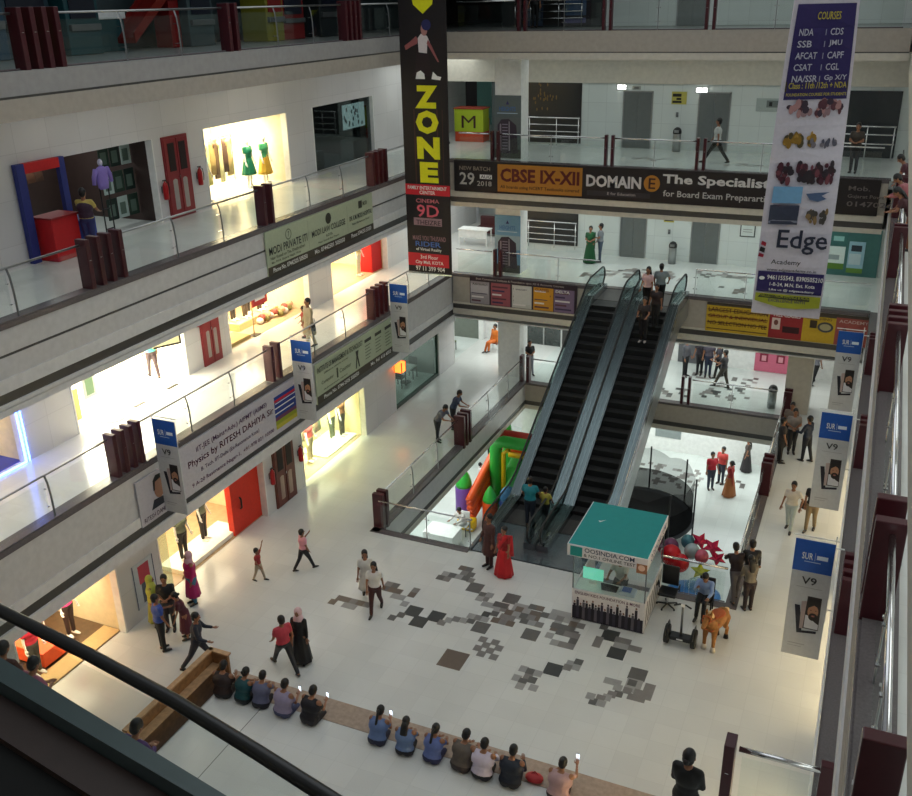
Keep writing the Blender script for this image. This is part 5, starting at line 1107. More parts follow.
tag(MB().box(-17.2, -16.98, 20.6, 22.1, 0, 2.28, pm(222, 58, 38)).build('sliding_partition', bevel=.01), 'big orange red sliding panel beside the brown wooden door', 'panel')
o = thing('panel_handle', 'dark round handle fixed on the orange red sliding panel', 'handle', (-16.97, 21.0, 1.0)); MB().tube([(.0, 0, -.2), (.06, 0, -.15), (.06, 0, .15), (0, 0, .2)], .03, K, 8).build('grip', o, smooth=True)
o = thing('wall_shelf', 'brown wall shelf unit behind the two grey mannequins', 'shelf', (-19.6, 20.3, 0)); MB().box(-.2, .1, -.8, .8, 0, .3, WOODL).build('base', o)
for i in range(4): MB().box(-.2, .12, -.8, .8, .45 + .45 * i, .49 + .45 * i, WOODL).build('shelf_board', o)
for s in (-.8, .8): MB().box(-.2, .12, s - .02, s + .02, 0, 2.1, WOODL).build('side_panel', o)
tag(MB().box(-16.97, -16.93, 17.02, 17.6, 0, 2.28, GLASSD).build('glass_door'), 'narrow glass door at the left of the ground floor shop with the white platform', 'glass door')
mann('mannequin in a red top in the bright ground floor clothing shop window', -17.5, 25.9, .1, -90, pm(170, 60, 60), pm(190, 170, 130)); mann('pale green mannequin at the left of the bright ground floor clothing shop', -17.4, 24.9, .1, -80, pm(130, 140, 90), pm(180, 180, 120))
mann('mannequin in a dark patterned outfit at the right of the bright clothing shop', -17.5, 28.2, .1, -90, pm(120, 80, 50), pm(50, 50, 40)); mann('mannequin in a floral shirt beside the one at the right of the bright clothing shop', -17.7, 27.8, .1, -90, pm(190, 140, 90), pm(60, 70, 50))
rack(-18.1, 25.6, 27.6, 0, 1.6, 'garment rail in the bright ground floor clothing shop')
for i in range(9): garment(-18.1, 25.75 + i * .21, 1.5, [pm(60, 75, 60), pm(50, 60, 62), pm(110, 110, 80), pm(90, 60, 50)][i % 4], .95, R(85), 'dark garment in the bright ground floor clothing shop, place %d from left' % (i + 1), 'garments in the bright ground floor shop')
plinth(-18.3, -17.1, 26.4, 28.6, 0, .08, pm(235, 230, 210), 'low white floor display in the bright ground floor clothing shop')
tag(MB().box(-16.98, -16.94, 24.35, 28.7, .0, 2.26, GLASSD).build('shop_window'), 'clear glass front of the bright ground floor clothing shop', 'shop window')
o = thing('cafe_shopfront', 'green framed glass front of the ground floor cafe', 'shop window', (-16.85, 33.35, 0)); CG = mat('green_frame', (.03, .06, .045), .4)
MB().box(-.04, .06, -2.15, 2.15, 0, .14, CG).build('bottom_rail', o); MB().box(-.04, .06, -2.15, -2.05, 0, 2.25, CG).build('upright', o); MB().box(-.04, .06, 2.05, 2.15, 0, 2.25, CG).build('upright', o); MB().box(-.01, .01, -2.05, 2.05, .14, 2.25, GLASSD).build('pane', o)
def table(x, y, z, label, m=pm(170, 175, 170)):
    o = thing('cafe_table', label, 'table', (x, y, z)); MB().lathe([(.005, 0), (.25, 0), (.25, .02), (.03, .05), (.03, .7), (.005, .7)], K, n=14).build('pedestal', o); MB().box(-.4, .4, -.4, .4, .7, .74, m).build('tabletop', o, bevel=.01)
def chair(x, y, z, rz, m, label, legm=K):
    o = thing('chair', label, 'chair', (x, y, z), R(rz)); MB().box(-.22, .22, -.22, .22, .42, .48, m).build('seat', o, bevel=.02); MB().box(-.21, .21, -.25, -.2, .5, .95, m).build('backrest', o, bevel=.02)
    for sx in (-1, 1):
        for sy in (-1, 1): MB().box(sx * .19 - .018, sx * .19 + .018, sy * .19 - .018, sy * .19 + .018, 0, .42, legm).build('leg', o)
    return o
for i, (x, y) in enumerate(((-17.9, 32.3), (-17.8, 34.2), (-19.6, 33.4))):
    table(x, y, 0, 'square cafe table behind the green glass front, %s' % ['left one', 'right one', 'one at the back'][i])
    for j, (dx, dy, rz) in enumerate(((0, -.55, 0), (0, .55, 180))): chair(x + dx, y + dy, 0, rz, mat('charcoal', (.02, .022, .022), .5), 'dark chair at the %s cafe table, %s side' % (['left', 'right', 'back'][i], ['near', 'far'][j]))
o = thing('lantern', 'glowing orange square lantern hanging at the corner of the cafe', 'lamp', (-16.5, 31.25, 1.75)); MB().box(-.17, .17, -.17, .17, 0, .42, mat('lantern_orange', (1, .35, .08), .5, emit=(1, .22, .03), es=2.6, var=0)).build('lamp_shade', o, bevel=.02); MB().tube([(0, 0, .42), (0, 0, .6)], .01, K, 5).build('cord', o)
for e in (-1, 1):
    for g in (-1, 1): MB().box(e * .165 - .015, e * .165 + .015, g * .165 - .015, g * .165 + .015, -.01, .44, RED).build('corner_bar', o)
o = chair(-15.6, 39.3, 0, 180, pm(120, 50, 35), 'maroon lounge chair with the person in orange outside the far left lounge', CHROME); chair(-17.6, 38.6, 0, -90, pm(100, 110, 70), 'olive chair inside the far left lounge'); 
person('person in orange clothes sitting on the maroon lounge chair', -15.6, 39.3, 0, 150, pm(215, 115, 40), pm(205, 105, 40), seat=.46, legs=((88, 80), (80, 60)), hair='short', sleeve='long')
o = thing('potted_plant', 'dark leafy potted plant at the edge of the far left lounge', 'plant', (-17.5, 37.6, 0)); MB().lathe([(.005, 0), (.15, 0), (.2, .35), (.18, .36), (.005, .33)], pm(90, 60, 50), n=14).build('pot', o, smooth=True)
b = MB(); rq = random.Random(2)
for i in range(22):
    a = rq.uniform(0, 6.28); l = rq.uniform(.3, .75); b.add([(0, 0, .35), (math.cos(a) * l * .4 - .04, math.sin(a) * l * .4, .35 + l), (math.cos(a) * l * .7, math.sin(a) * l * .7, .4 + l * 1.3), (math.cos(a) * l * .4 + .04, math.sin(a) * l * .4, .35 + l)], [(0, 1, 2, 3)], pm(30, 55, 30))
b.build('foliage', o)
# ================================================================== KIOSK
o = thing('promo_kiosk', 'glass sided promotion kiosk with teal roof in front of the escalators', 'kiosk', (-5.98, 20.52, 0)); W, D = 1.95, 2.1
TE = mat('kiosk_teal', C(22, 140, 138), .55, var=.03)
PWh = pm(225, 222, 225)
b = MB(); b.box(0, W, 0, .04, 0, .95, PWh); b.build('front_panel', o); b = MB(); b.box(W - .04, W, .04, D, 0, .95, PWh); b.build('side_panel', o); b = MB(); b.box(0, .04, .04, D, 0, .95, PWh); b.build('side_panel', o)
b = MB(); rq = random.Random(8); b.quad((.02, -.004, .02), (W - .02, -.004, .02), (W - .02, -.004, .42), (.02, -.004, .42), pm(45, 42, 52))
for i in range(22):
    u = .08 + i * .083; hh = .5 + .12 * math.sin(i * 2.3) + .04 * (i % 3); m = [pm(40, 38, 50), pm(60, 55, 70), pm(30, 30, 40), pm(95, 90, 100)][i % 4]
    b.quad((u - .04, -.0045 - .0001 * i, .05), (u + .04, -.0045 - .0001 * i, .05), (u + .035, -.0045 - .0001 * i, hh), (u - .035, -.0045 - .0001 * i, hh), m)
    b.add([(x_, -.005 - .0001 * i, z_) for x_, z_ in ellipse(u, hh + .045, .027, .038, 8)], [tuple(range(8))], [pm(130, 100, 90), pm(60, 45, 50)][i % 2])
b.build('print', o)
b = MB(); add_text(b, 'ENGLISH KIDS FOUNDATION & MORE', .08, .8, 1.75, .09, pm(90, 40, 80), -.008); b.build('lettering', o)
b = MB()
for i in range(7): b.add([(W + .003, .15 + .27 * i, .12), (W + .003, .24 + .27 * i, .12), (W + .003, .38 + .27 * i, .82), (W + .003, .29 + .27 * i, .82)], [(0, 1, 2, 3)], pm(60, 55, 60))
b.build('side_print', o)
MB().box(.04, W - .04, .04, .6, .86, .92, WHITE).build('worktop', o); MB().box(0, W, 0, D, 0, .03, DSTEEL).build('base', o)
for x_ in (.015, W - .015):
    for y_ in (.015, D - .015): MB().box(x_ - .015, x_ + .015, y_ - .015, y_ + .015, .95, 2.1, DSTEEL).build('post', o)
g = MB(); g.box(.03, W - .03, .01, .018, .95, 2.1, GLASS); g.build('front_glass', o); g = MB(); g.box(.01, .018, .03, D - .03, .95, 2.1, GLASS); g.build('side_glass', o); g = MB(); g.box(W - .018, W - .01, .03, D - .03, .95, 2.1, GLASS); g.build('side_glass', o)
MB().box(-.08, W + .03, -.2, D + .05, 2.38, 2.42, TE).build('roof', o); b = MB(); b.box(-.1, W + .05, -.22, -.2, 2.08, 2.42, PWh); b.build('front_fascia', o); b = MB(); b.box(W + .03, W + .05, -.2, D + .05, 2.08, 2.42, PWh); b.build('side_fascia', o); b = MB(); b.box(-.1, -.08, -.2, D + .05, 2.08, 2.42, PWh); b.build('side_fascia', o)
b = MB(); b.box(-.02, .3, -.226, -.221, 2.1, 2.38, TE); b.box(1.72, 1.99, -.226, -.221, 1.98, 2.25, pm(150, 100, 70)); b.ell((1.85, -.228, 2.14), (.09, .004, .09), pm(225, 190, 170), 10, 6); b.build('fascia_picture', o)
b = MB(); add_text(b, 'OOSINDIA.COM', .36, 2.26, 1.3, .13, pm(40, 60, 90), -.226); add_text(b, '& NO.1 ONLINE TEST', .34, 2.13, 1.35, .09, pm(60, 60, 70), -.226); b.build('lettering', o)
b = MB()
vs, fs = text_verts('OOSINDIA.COM'); mx = max(v.x for v in vs); my = max(v.y for v in vs); b.add([(W + .053, .1 + v.x / mx * 1.8, 2.14 + v.y / my * .2) for v in vs], fs, pm(50, 60, 130)); b.build('side_lettering', o)
b = MB(); b.add([(.32, 1.2, 2.422), (.38, 1.12, 2.422), (.52, 1.3, 2.422), (.39, 1.2, 2.422)], [(0, 1, 2, 3)], Wt); b.build('roof_mark', o)
kz = .92
o = thing('monitor', 'glowing mint screen at the left inside the kiosk', 'monitor', (-5.55, 21.0, kz)); MB().box(-.28, .28, -.02, .02, .1, .45, mat('mint_screen', (.3, .8, .65), .4, emit=(.15, .7, .5), es=.6, var=0)).build('screen', o, bevel=.01); MB().box(-.1, .1, -.06, .06, 0, .1, WHITE).build('stand', o)
o = thing('laptop', 'black laptop on the kiosk counter', 'laptop', (-5.05, 20.9, kz)); MB().box(-.2, .2, -.14, .14, 0, .02, K).build('keyboard_base', o); MB().add([(-.2, -.14, .02), (.2, -.14, .02), (.2, -.22, .28), (-.2, -.22, .28), (-.2, -.15, .02), (.2, -.15, .02), (.2, -.23, .28), (-.2, -.23, .28)], [(0, 1, 2, 3), (7, 6, 5, 4), (0, 4, 5, 1), (1, 5, 6, 2), (2, 6, 7, 3), (3, 7, 4, 0)], K).build('lid', o)
o = thing('leaflet_box', 'blue and white leaflet box at the right of the kiosk counter', 'box', (-4.55, 20.85, kz)); MB().box(-.22, .2, -.16, .16, 0, .1, pm(190, 200, 215)).build('box_body', o, bevel=.01); MB().box(-.15, .08, -.1, .1, .1, .13, pm(60, 90, 160)).build('leaflets', o)
o = thing('stool', 'stool inside the kiosk under the seated man', 'stool', (-4.95, 21.75, 0)); MB().lathe([(.005, .58), (.18, .58), (.18, .63), (.005, .64)], K, n=14).build('seat', o); MB().tube([(0, 0, .03), (0, 0, .58)], .03, CHROME, 8).build('stem', o); MB().lathe([(.005, 0), (.2, 0), (.2, .02), (.005, .03)], CHROME, n=14).build('foot', o)
# ================================================================== SCOOTER, HORSE, CHAIRS
o = thing('self_balancing_scooter', 'black two wheeled self balancing scooter right of the kiosk', 'scooter', (-3.06, 20.48, 0))
for s in (-1, 1):
    w_ = MB(); w_.tube([(s * .34 - .06, 0, .25), (s * .34 + .06, 0, .25)], .25, RUBBER, 24); wo = w_.build('wheel', o, smooth=False, bevel=.02); MB().tube([(s * .34 + s * .062, 0, .25), (s * .34 + s * .07, 0, .25)], .12, DSTEEL, 16).build('hub', wo)
    MB().tube([(s * .34, .27 * math.cos(R(a)), .25 + .27 * math.sin(R(a))) for a in range(20, 175, 20)], [(.012, .09)] * 8, BLACK, 8).build('fender', o, smooth=True)
MB().box(-.27, .27, -.13, .13, .16, .27, BLACK).build('platform', o, bevel=.02); MB().box(-.08, .08, -.14, -.13, .2, .24, Wt).build('reflector', o); MB().tube([(0, .05, .25), (.0, .02, .8), (0, -.02, 1.2)], [.035, .028, .025], DSTEEL, 10).build('stem', o, smooth=True)
MB().tube([(-.22, -.06, 1.18), (-.08, -.02, 1.22), (.08, -.02, 1.22), (.22, -.06, 1.18)], .022, RUBBER, 8).build('handlebar', o, smooth=True); MB().box(-.05, .05, -.05, .01, 1.16, 1.24, Wt).build('display', o, bevel=.01)
o = thing('toy_horse', 'tan ride on toy horse with orange bridle and white hooves', 'toy horse', (-2.25, 20.85, 0), R(163)); o.scale = (1.12, 1.05, 1.05); HT = mat('horse_tan', C(150, 100, 50), .7, var=.2, scale=12); HO = pm(175, 85, 40); CRM = pm(215, 205, 190)
b = MB(); b.ell((0, -.02, .66), (.17, .4, .19), HT, 14, 10); b.ell((0, .26, .68), (.16, .18, .19), HT); b.ell((0, -.3, .68), (.165, .18, .19), HT)
b.cap((0, .3, .74), (0, .52, 1.04), .13, .08, HT); b.cap((0, .5, 1.06), (0, .72, .9), .085, .055, HT); b.ell((0, .74, .89), (.05, .06, .055), HT)
for sx in (-1, 1):
    b.cap((sx * .1, .3, .62), (sx * .11, .33, .34), .085, .05, HT); b.cap((sx * .11, .33, .34), (sx * .11, .33, .1), .048, .04, HT)
    b.cap((sx * .1, -.32, .64), (sx * .11, -.26, .42), .1, .06, HT); b.cap((sx * .11, -.26, .42), (sx * .11, -.4, .28), .055, .045, HT); b.cap((sx * .11, -.4, .28), (sx * .11, -.37, .1), .042, .04, HT)
pend('body', b, o, .018)
for sx in (-1, 1):
    MB().lathe([(.005, 0), (.065, 0), (.055, .1), (.04, .14)], CRM, (sx * .11, .34, 0), 12).build('hoof', o, smooth=True); MB().lathe([(.005, 0), (.06, 0), (.05, .09), (.04, .12)], K, (sx * .11, -.37, 0), 12).build('hoof', o, smooth=True)
    MB().tube([(sx * .05, .48, 1.1), (sx * .065, .46, 1.2), (sx * .06, .46, 1.24)], [.03, .022, .005], HT, 6).build('ear', o, smooth=True); MB().ell((sx * .072, .6, 1.02), (.012, .018, .018), K, 8, 6).build('eye', o)
MB().tube([(0, .46, 1.16), (0, .38, 1.08), (0, .26, .92), (0, .2, .86)], [(.03, .05), (.035, .07), (.035, .07), (.02, .04)], pm(225, 195, 150), 8).build('mane', o, smooth=True); MB().tube([(0, -.45, .78), (0, -.56, .7), (0, -.58, .4)], [.03, .05, .015], pm(225, 195, 150), 8).build('tail', o, smooth=True)
b = MB(); b.tube([(-.09, .56, 1.08), (0, .6, 1.13), (.09, .56, 1.08), (.08, .62, .96), (0, .64, .92), (-.08, .62, .96), (-.09, .56, 1.08)], .016, HO, 6); b.tube([(.08, .6, .98), (.13, .3, .95), (.1, .0, .92)], .013, HO, 6); b.tube([(-.08, .6, .98), (-.13, .3, .95), (-.1, .0, .92)], .013, HO, 6); b.build('bridle', o)
b = MB(); b.ell((0, -.05, .85), (.16, .22, .05), HO, 12, 8); b.tube([(-.15, .2, .75), (-.08, .42, .62), (.08, .42, .62), (.15, .2, .75)], .025, HO, 6); b.build('saddle', o, smooth=True)
def office_chair(x, y, z, rz, label):
    o = thing('office_chair', label, 'chair', (x, y, z), R(rz))
    b = MB()
    for i in range(5): a = R(72 * i); b.tube([(0, 0, .09), (.28 * math.cos(a), .28 * math.sin(a), .06)], [.03, .02], K, 6)
    b.build('star_base', o)
    for i in range(5): a = R(72 * i); MB().ell((.28 * math.cos(a), .28 * math.sin(a), .035), (.03, .03, .035), K, 8, 6).build('caster', o)
    MB().tube([(0, 0, .08), (0, 0, .42)], .028, CHROME, 8).build('gas_lift', o); MB().box(-.24, .24, -.23, .23, .42, .5, K).build('seat', o, bevel=.03); MB().box(-.23, .23, -.28, -.22, .55, 1.15, K).build('backrest', o, bevel=.03)
    for s in (-1, 1): MB().tube([(s * .27, -.15, .45), (s * .29, -.12, .68), (s * .29, .12, .68)], .018, K, 6).build('armrest', o)
office_chair(-3.72, 22.0, 0, 180, 'black high backed office chair between the kiosk and the seated man')
chair(-2.75, 22.15, 0, 180, K, 'black chair under the seated man in the blue shirt')
# ================================================================== BENCH AND PLANTER WALL
o = thing('wooden_bench_wall', 'brown wooden low wall with a ledge beside the platform at the bottom left', 'bench', (-13.3, 13.2, 0))
DW = mat('dark_inner_wood', (.16, .075, .03), .45, var=.25, scale=9)
MB().box(-.04, .04, -1.5, 1.5, 0, .95, WOOD).build('back_panel', o, bevel=.01); MB().box(-.07, .07, -1.52, 1.55, .95, 1.0, WOODL).build('top_rail', o, bevel=.01); MB().box(.04, .24, -1.45, 1.45, .0, .62, DW).build('inner_box', o, bevel=.01); MB().box(.04, .28, -1.47, 1.45, .62, .655, WOODL).build('ledge', o, bevel=.01)
MB().box(-.04, .50, 1.46, 1.54, 0, .95, WOOD).build('end_panel', o, bevel=.01); MB().box(-.07, .54, 1.43, 1.57, .95, 1.0, WOODL).build('end_rail', o, bevel=.01); MB().box(-.06, .46, -1.58, -1.5, 0, .95, WOODL).build('end_panel', o, bevel=.01)
# ================================================================== BASEMENT
z = GZ['B']
o = thing('inflatable_slide', 'green, red and orange inflatable slide rising from the basement', 'inflatable slide', (-11.9, 32.6, z)); IG = mat('inflatable_green', C(50, 165, 60), .4, var=.04); IO = mat('inflatable_orange', C(225, 85, 30), .4, var=.04); IR = mat('inflatable_red', C(180, 50, 35), .4, var=.04); IY = mat('inflatable_yellow', C(235, 190, 30), .4, var=.04); IP = mat('inflatable_purple', C(110, 70, 150), .4, var=.04); IB = mat('inflatable_blue', C(60, 80, 150), .4, var=.04)
MB().tube([(-1.2, .4, .1), (-1.2, .4, 2.7), (-1.1, .4, 3.0), (-.85, .4, 3.12), (1.2, .4, 3.12), (1.5, .4, 3.0), (1.6, .4, 2.7), (1.6, .4, .1)], [.26] * 8, IG, 14).build('arch', o, smooth=True)
MB().tube([(-1.1, .85, 3.1), (1.5, .85, 3.1)], .34, IR, 14).build('arch_top_roll', o, smooth=True); MB().tube([(-.85, .4, .2), (-.85, .4, 2.6), (-.6, .4, 2.8)], .1, IY, 10).build('inner_edging', o, smooth=True)
MB().sweepx([(-.25, .0), (-.25, .3), (.9, 1.8), (1.9, 2.1), (1.9, 0)], -.9, 1.4, IG).build('slide_surface', o, bevel=.08)
b = MB()
for i in range(5): b.tube([(-1.5 - .02 * i, -1.6, .45 + .2 * i), (-1.5 - .02 * i, 1.8, 1.2 + .3 * i)], .16, IO if i % 2 == 0 else mat('inflatable_orange_deep', C(200, 70, 25), .4), 10)
b.build('side_wall', o, smooth=True)
MB().box(-2.0, -1.25, -2.0, -1.5, 0, .5, IY).build('entry_step', o, bevel=.1)
b = MB()
for i in range(4): b.tube([(-.9, 1.2, 2.2 + .26 * i), (1.4, 1.2, 2.2 + .26 * i)], .15, IO if i % 2 else IY, 10)
b.build('rear_wall', o, smooth=True)
def cone(x, y, z, h, r, m1, m2, label, nm='inflatable_tower'):
    o = thing(nm, label, 'inflatable tower', (x, y, z)); MB().lathe([(.005, 0), (r * .9, 0), (r, .15), (r, h * .58), (r * .9, h * .62)], m2, n=20).build('tower_body', o, smooth=True); MB().lathe([(r * .95, h * .6), (r * .95, h * .66), (r * .7, h * .8), (r * .25, h * .95), (.005, h)], m1, n=20).build('cone_top', o, smooth=True)
cone(-14.1, 31.9, z, 2.25, .36, IG, IP, 'purple inflatable tower with a pointed green top at the left of the slide'); cone(-12.8, 31.6, z, 1.75, .32, IG, IO, 'orange inflatable tower with a pointed green top before the slide'); cone(-13.5, 35.4, z, 3.3, .26, IG, IG, 'tall green pointed tower behind the slide arch')
o = thing('inflatable_figure', 'blue dome shaped inflatable figure in front of the green slide surface', 'inflatable figure', (-12.0, 31.6, z)); MB().lathe([(.005, 0), (.3, 0), (.38, .4), (.38, 1.1), (.34, 1.3)], IB, n=20).build('figure_body', o, smooth=True); MB().lathe([(.34, 1.28), (.36, 1.4), (.33, 1.6), (.2, 1.78), (.005, 1.84)], mat('sky_blue_vinyl', C(100, 150, 200), .4), n=20).build('head', o, smooth=True)
for e in (-1, 1): MB().ell((e * .13 - .08, -.36, 1.0), (.07, .03, .08), WHITE, 10, 6).build('eye', o)
o = thing('white_table', 'white covered table in the basement before the seated man', 'table', (-13.85, 29.3, z)); MB().box(-.7, .6, -.5, .45, .7, .75, WHITE).build('tabletop', o, bevel=.01); MB().box(-.68, .58, -.48, .43, .1, .7, WHITE).build('cloth_skirt', o)
for sx in (-.6, .5):
    for sy in (-.4, .35): MB().box(sx - .02, sx + .02, sy - .02, sy + .02, 0, .7, DSTEEL).build('leg', o)
chair(-13.5, 30.4, z, 180, WHITE, 'white chair under the man in white in the basement', DSTEEL)
o = thing('trampoline', 'round trampoline with tall black safety net in the basement', 'trampoline', (-7.15, 33.3, z)); NET = mat('black_net', (.01, .01, .011), .6); TR = 2.25
MB().lathe([(.01, .78), (TR - .3, .78), (TR - .3, .8), (.01, .8)], NET, n=36).build('jumping_mat', o); MB().lathe([(TR - .35, .79), (TR, .8), (TR + .05, .76), (TR + .05, .7), (TR - .3, .74)], pm(40, 45, 50), n=36).build('edge_pad', o, smooth=True)
ntm = bpy.data.materials.new('net_mesh'); ntm.use_nodes = True; nn = ntm.node_tree; nn.nodes.clear(); oo = nn.nodes.new('ShaderNodeOutputMaterial'); mm = nn.nodes.new('ShaderNodeMixShader'); mm.inputs[0].default_value = .45; tt = nn.nodes.new('ShaderNodeBsdfTransparent'); dd = nn.nodes.new('ShaderNodeBsdfDiffuse'); dd.inputs[0].default_value = (.012, .012, .013, 1); nn.links.new(tt.outputs[0], mm.inputs[1]); nn.links.new(dd.outputs[0], mm.inputs[2]); nn.links.new(mm.outputs[0], oo.inputs[0])
b = MB(); vs = []; n = 48
for j in range(3):
    for i in range(n):
        a = 2 * math.pi * i / n; sag = .22 * (1 - abs(math.cos(a * 4))) * (j == 2); vs.append(((TR - .05) * math.cos(a), (TR - .05) * math.sin(a), .78 + j * .95 - sag))
b.add(vs, [(n + i, n + (i + 1) % n, 2 * n + (i + 1) % n, 2 * n + i) for i in range(n)], ntm); ntl = ntm.copy(); [x for x in ntl.node_tree.nodes if x.type == 'MIX_SHADER'][0].inputs[0].default_value = .88; b.add(vs, [(i, (i + 1) % n, n + (i + 1) % n, n + i) for i in range(n)], ntl); b.build('safety_net', o, smooth=True)
for i in range(8):
    a = R(45 * i); MB().tube([((TR + .03) * math.cos(a), (TR + .03) * math.sin(a), 0), ((TR + .03) * math.cos(a), (TR + .03) * math.sin(a), 2.72)], .035, K, 8).build('net_pole', o, smooth=True)
# balloons floating up through the opening by the rail, tied to a weight in the basement
BC = [(-4.05, 24.0, -.05, (200, 25, 35), .3, 'round'), (-3.75, 23.85, -.15, (195, 30, 40), .26, 'round'), (-3.35, 24.6, .25, (200, 30, 70), .25, 'star'), (-2.95, 24.3, .3, (205, 40, 85), .26, 'star'), (-2.75, 24.0, .15, (190, 35, 75), .22, 'star'), (-3.2, 24.1, .05, (190, 90, 110), .2, 'round'),
      (-3.7, 24.6, .15, (70, 120, 130), .2, 'round'), (-3.15, 23.7, -.2, (190, 195, 40), .24, 'star'), (-3.5, 24.2, .1, (150, 165, 170), .22, 'round'), (-4.15, 24.4, .0, (110, 60, 90), .24, 'round'), (-4.45, 24.1, .15, (120, 90, 110), .2, 'star'), (-4.9, 23.5, .35, (205, 50, 50), .33, 'round'), (-4.85, 24.0, .5, (40, 70, 170), .28, 'round')]
cnm = {0: 'red', 1: 'smaller red', 2: 'crimson star', 3: 'pink star', 4: 'rose star', 5: 'dusty pink', 6: 'grey teal', 7: 'yellow star', 8: 'silver', 9: 'plum', 10: 'mauve star', 11: 'large red', 12: 'blue'}
for i, (x, y, zz, c, r_, k) in enumerate(BC):
    zz += .42
    o = thing('balloon', '%s balloon floating behind the rail right of the kiosk' % cnm[i], 'balloon', (x, y, zz)); m = mat('foil_%d' % i, C(*c), .25, .2, var=.02)
    b = MB()
    if k == 'round': b.ell((0, 0, 0), (r_, r_, r_ * 1.1), m, 16, 12)
    else:
        pts = [(r_ * (1.25 if q % 2 == 0 else .6) * math.sin(R(36 * q + 10 * i)), r_ * (1.25 if q % 2 == 0 else .6) * math.cos(R(36 * q + 10 * i))) for q in range(10)]
        vs = [(0, -.1, 0), (0, .1, 0)] + [(a, 0, c_) for a, c_ in pts]; b.add(vs, [(0, 2 + q, 2 + (q + 1) % 10) for q in range(10)] + [(1, 2 + (q + 1) % 10, 2 + q) for q in range(10)], m)
    b.build('foil', o, smooth=(k == 'round')); MB().tube([(0, 0, -r_), (0.01, 0, -r_ - .6), (0, 0, GZ['B'] + .1 - zz)], .004, Wt, 4).build('string', o)
o = thing('balloon_weight', 'dark board weighting the balloon strings in the basement', 'weight', (-3.8, 24.05, z)); MB().box(-1.3, 1.3, -.8, .75, 0, .1, K).build('board', o, bevel=.02); MB().tube([(-.1, 0, .1), (0, 0, .2), (.1, 0, .1)], .02, CHROME, 6).build('ring', o)
o = thing('toy_car_ride', 'blue toy ride with small lights seen through the glass behind the seated man', 'toy ride', (-4.0, 28.9, z)); TB = mat('toy_blue', C(50, 110, 170), .3); LL = mat('led_white', (1, 1, 1), .5, emit=(.6, .85, 1), es=14, var=0)
MB().ell((0, 0, .55), (.95, .6, .35), TB, 18, 10).build('shell', o, smooth=True); MB().ell((.1, 0, .85), (.4, .4, .3), GLASSD, 14, 8).build('canopy', o, smooth=True)
for sx in (-.6, .6):
    for sy in (-.5, .5): MB().tube([(sx, sy - .08, .22), (sx, sy + .08, .22)], .22, RUBBER, 16).build('wheel', o)
for p_ in ((-.7, -.4, .75), (.6, -.45, .72), (-.1, -.58, .6), (.3, .3, .9)): MB().ell(p_, (.045, .045, .045), LL, 8, 6).build('lamp', o)
# ================================================================== PEOPLE
P = person
walkA = ((22, 8), (-18, 14)); walkB = ((-18, 16), (20, 6)); stand = ((2, 2), (-2, 2)); swing = ((-22, 6, 14), (24, 6, 18)); swingB = ((24, 6, 18), (-20, 6, 14))
phoneR = ((8, 10, 15), (18, 8, 78, 26)); phoneL = ((18, 8, 78, 26), (8, 10, 15)); fold = ((10, 8, 66, 48), (10, 8, 62, 48))
WOMAN = dict(female=True, H=1.6)
cl = pm
# ground floor, left group by the shops
P('woman with yellow green head scarf standing by the shop pier at the left', -16.15, 15.95, 0, -60, cl(178, 180, 70), cl(120, 120, 60), fat=1.35, hair='none', hood=cl(190, 192, 80), dress=(cl(150, 150, 65), .25, .27), trousers=False, arms=fold, **WOMAN)
P('man in black t-shirt standing beside the yellow green scarf', -15.72, 16.0, 0, -150, cl(22, 22, 26), cl(45, 42, 48), H=1.7, arms=fold)
P('woman in bright magenta outfit with white cap seen from behind', -15.9, 17.2, 0, 150, cl(180, 25, 95), cl(50, 110, 140), fat=1.4, hair='none', hood=cl(215, 170, 180), dress=(cl(165, 20, 100), .3, .26), sleeve='long', H=1.66, female=True, bag=(cl(220, 190, 210), 1, 'white_pink_bag'))
P('man in blue shirt and black trousers near the left shops', -15.32, 15.2, 0, -30, cl(55, 85, 170), cl(18, 18, 20), H=1.72, arms=phoneL)
P('woman in dark maroon bending in the group by the left shops', -15.05, 15.85, 0, 130, cl(80, 30, 45), cl(30, 25, 30), hair='bun', lean=18, dress=(cl(90, 35, 50), .3, .25), trousers=False, H=1.5, female=True)
P('person in dark navy walking beside the wooden bench wall', -14.0, 15.0, 0, -60, cl(38, 44, 58), cl(38, 42, 54), H=1.74, legs=((30, 6), (-24, 12)), arms=((30, 10, 60, 20), (10, 14, 50)), sleeve='long', lean=6, bag=(cl(30, 34, 44), -1, 'dark_bag'))
P('small boy in a red top raising one arm', -14.86, 18.85, 0, -80, cl(150, 40, 45), cl(165, 150, 130), H=1.08, arms=((160, 20, 10), (20, 30, 20)), legs=((18, 4), (-14, 8)))
P('girl in pink top and black leggings walking alone', -13.93, 19.82, 0, -30, cl(225, 150, 165), cl(30, 30, 34), H=1.42, hair='short', arms=((40, 15, 100, 15), (5, 10, 20)), legs=((-20, 14), (24, 4)), female=True)
P('woman in white with long black hair walking, farther of the pair', -11.5, 19.2, 0, -150, cl(215, 212, 205), cl(205, 200, 195), hair='long', dress=(cl(210, 206, 200), .4, .26), H=1.62, female=True, legs=walkA)
P('woman in white top and dark leggings walking, nearer of the pair', -10.98, 18.75, 0, -165, cl(222, 218, 212), cl(70, 35, 35), hair='long', H=1.62, female=True, legs=walkB, arms=swing)
P('man in red shirt walking left across the white floor', -11.95, 15.78, 0, 62, cl(190, 62, 78), cl(45, 45, 50), H=1.72, legs=((34, 6), (-28, 12)), arms=((14, 8, 30), (-18, 8, 16)))
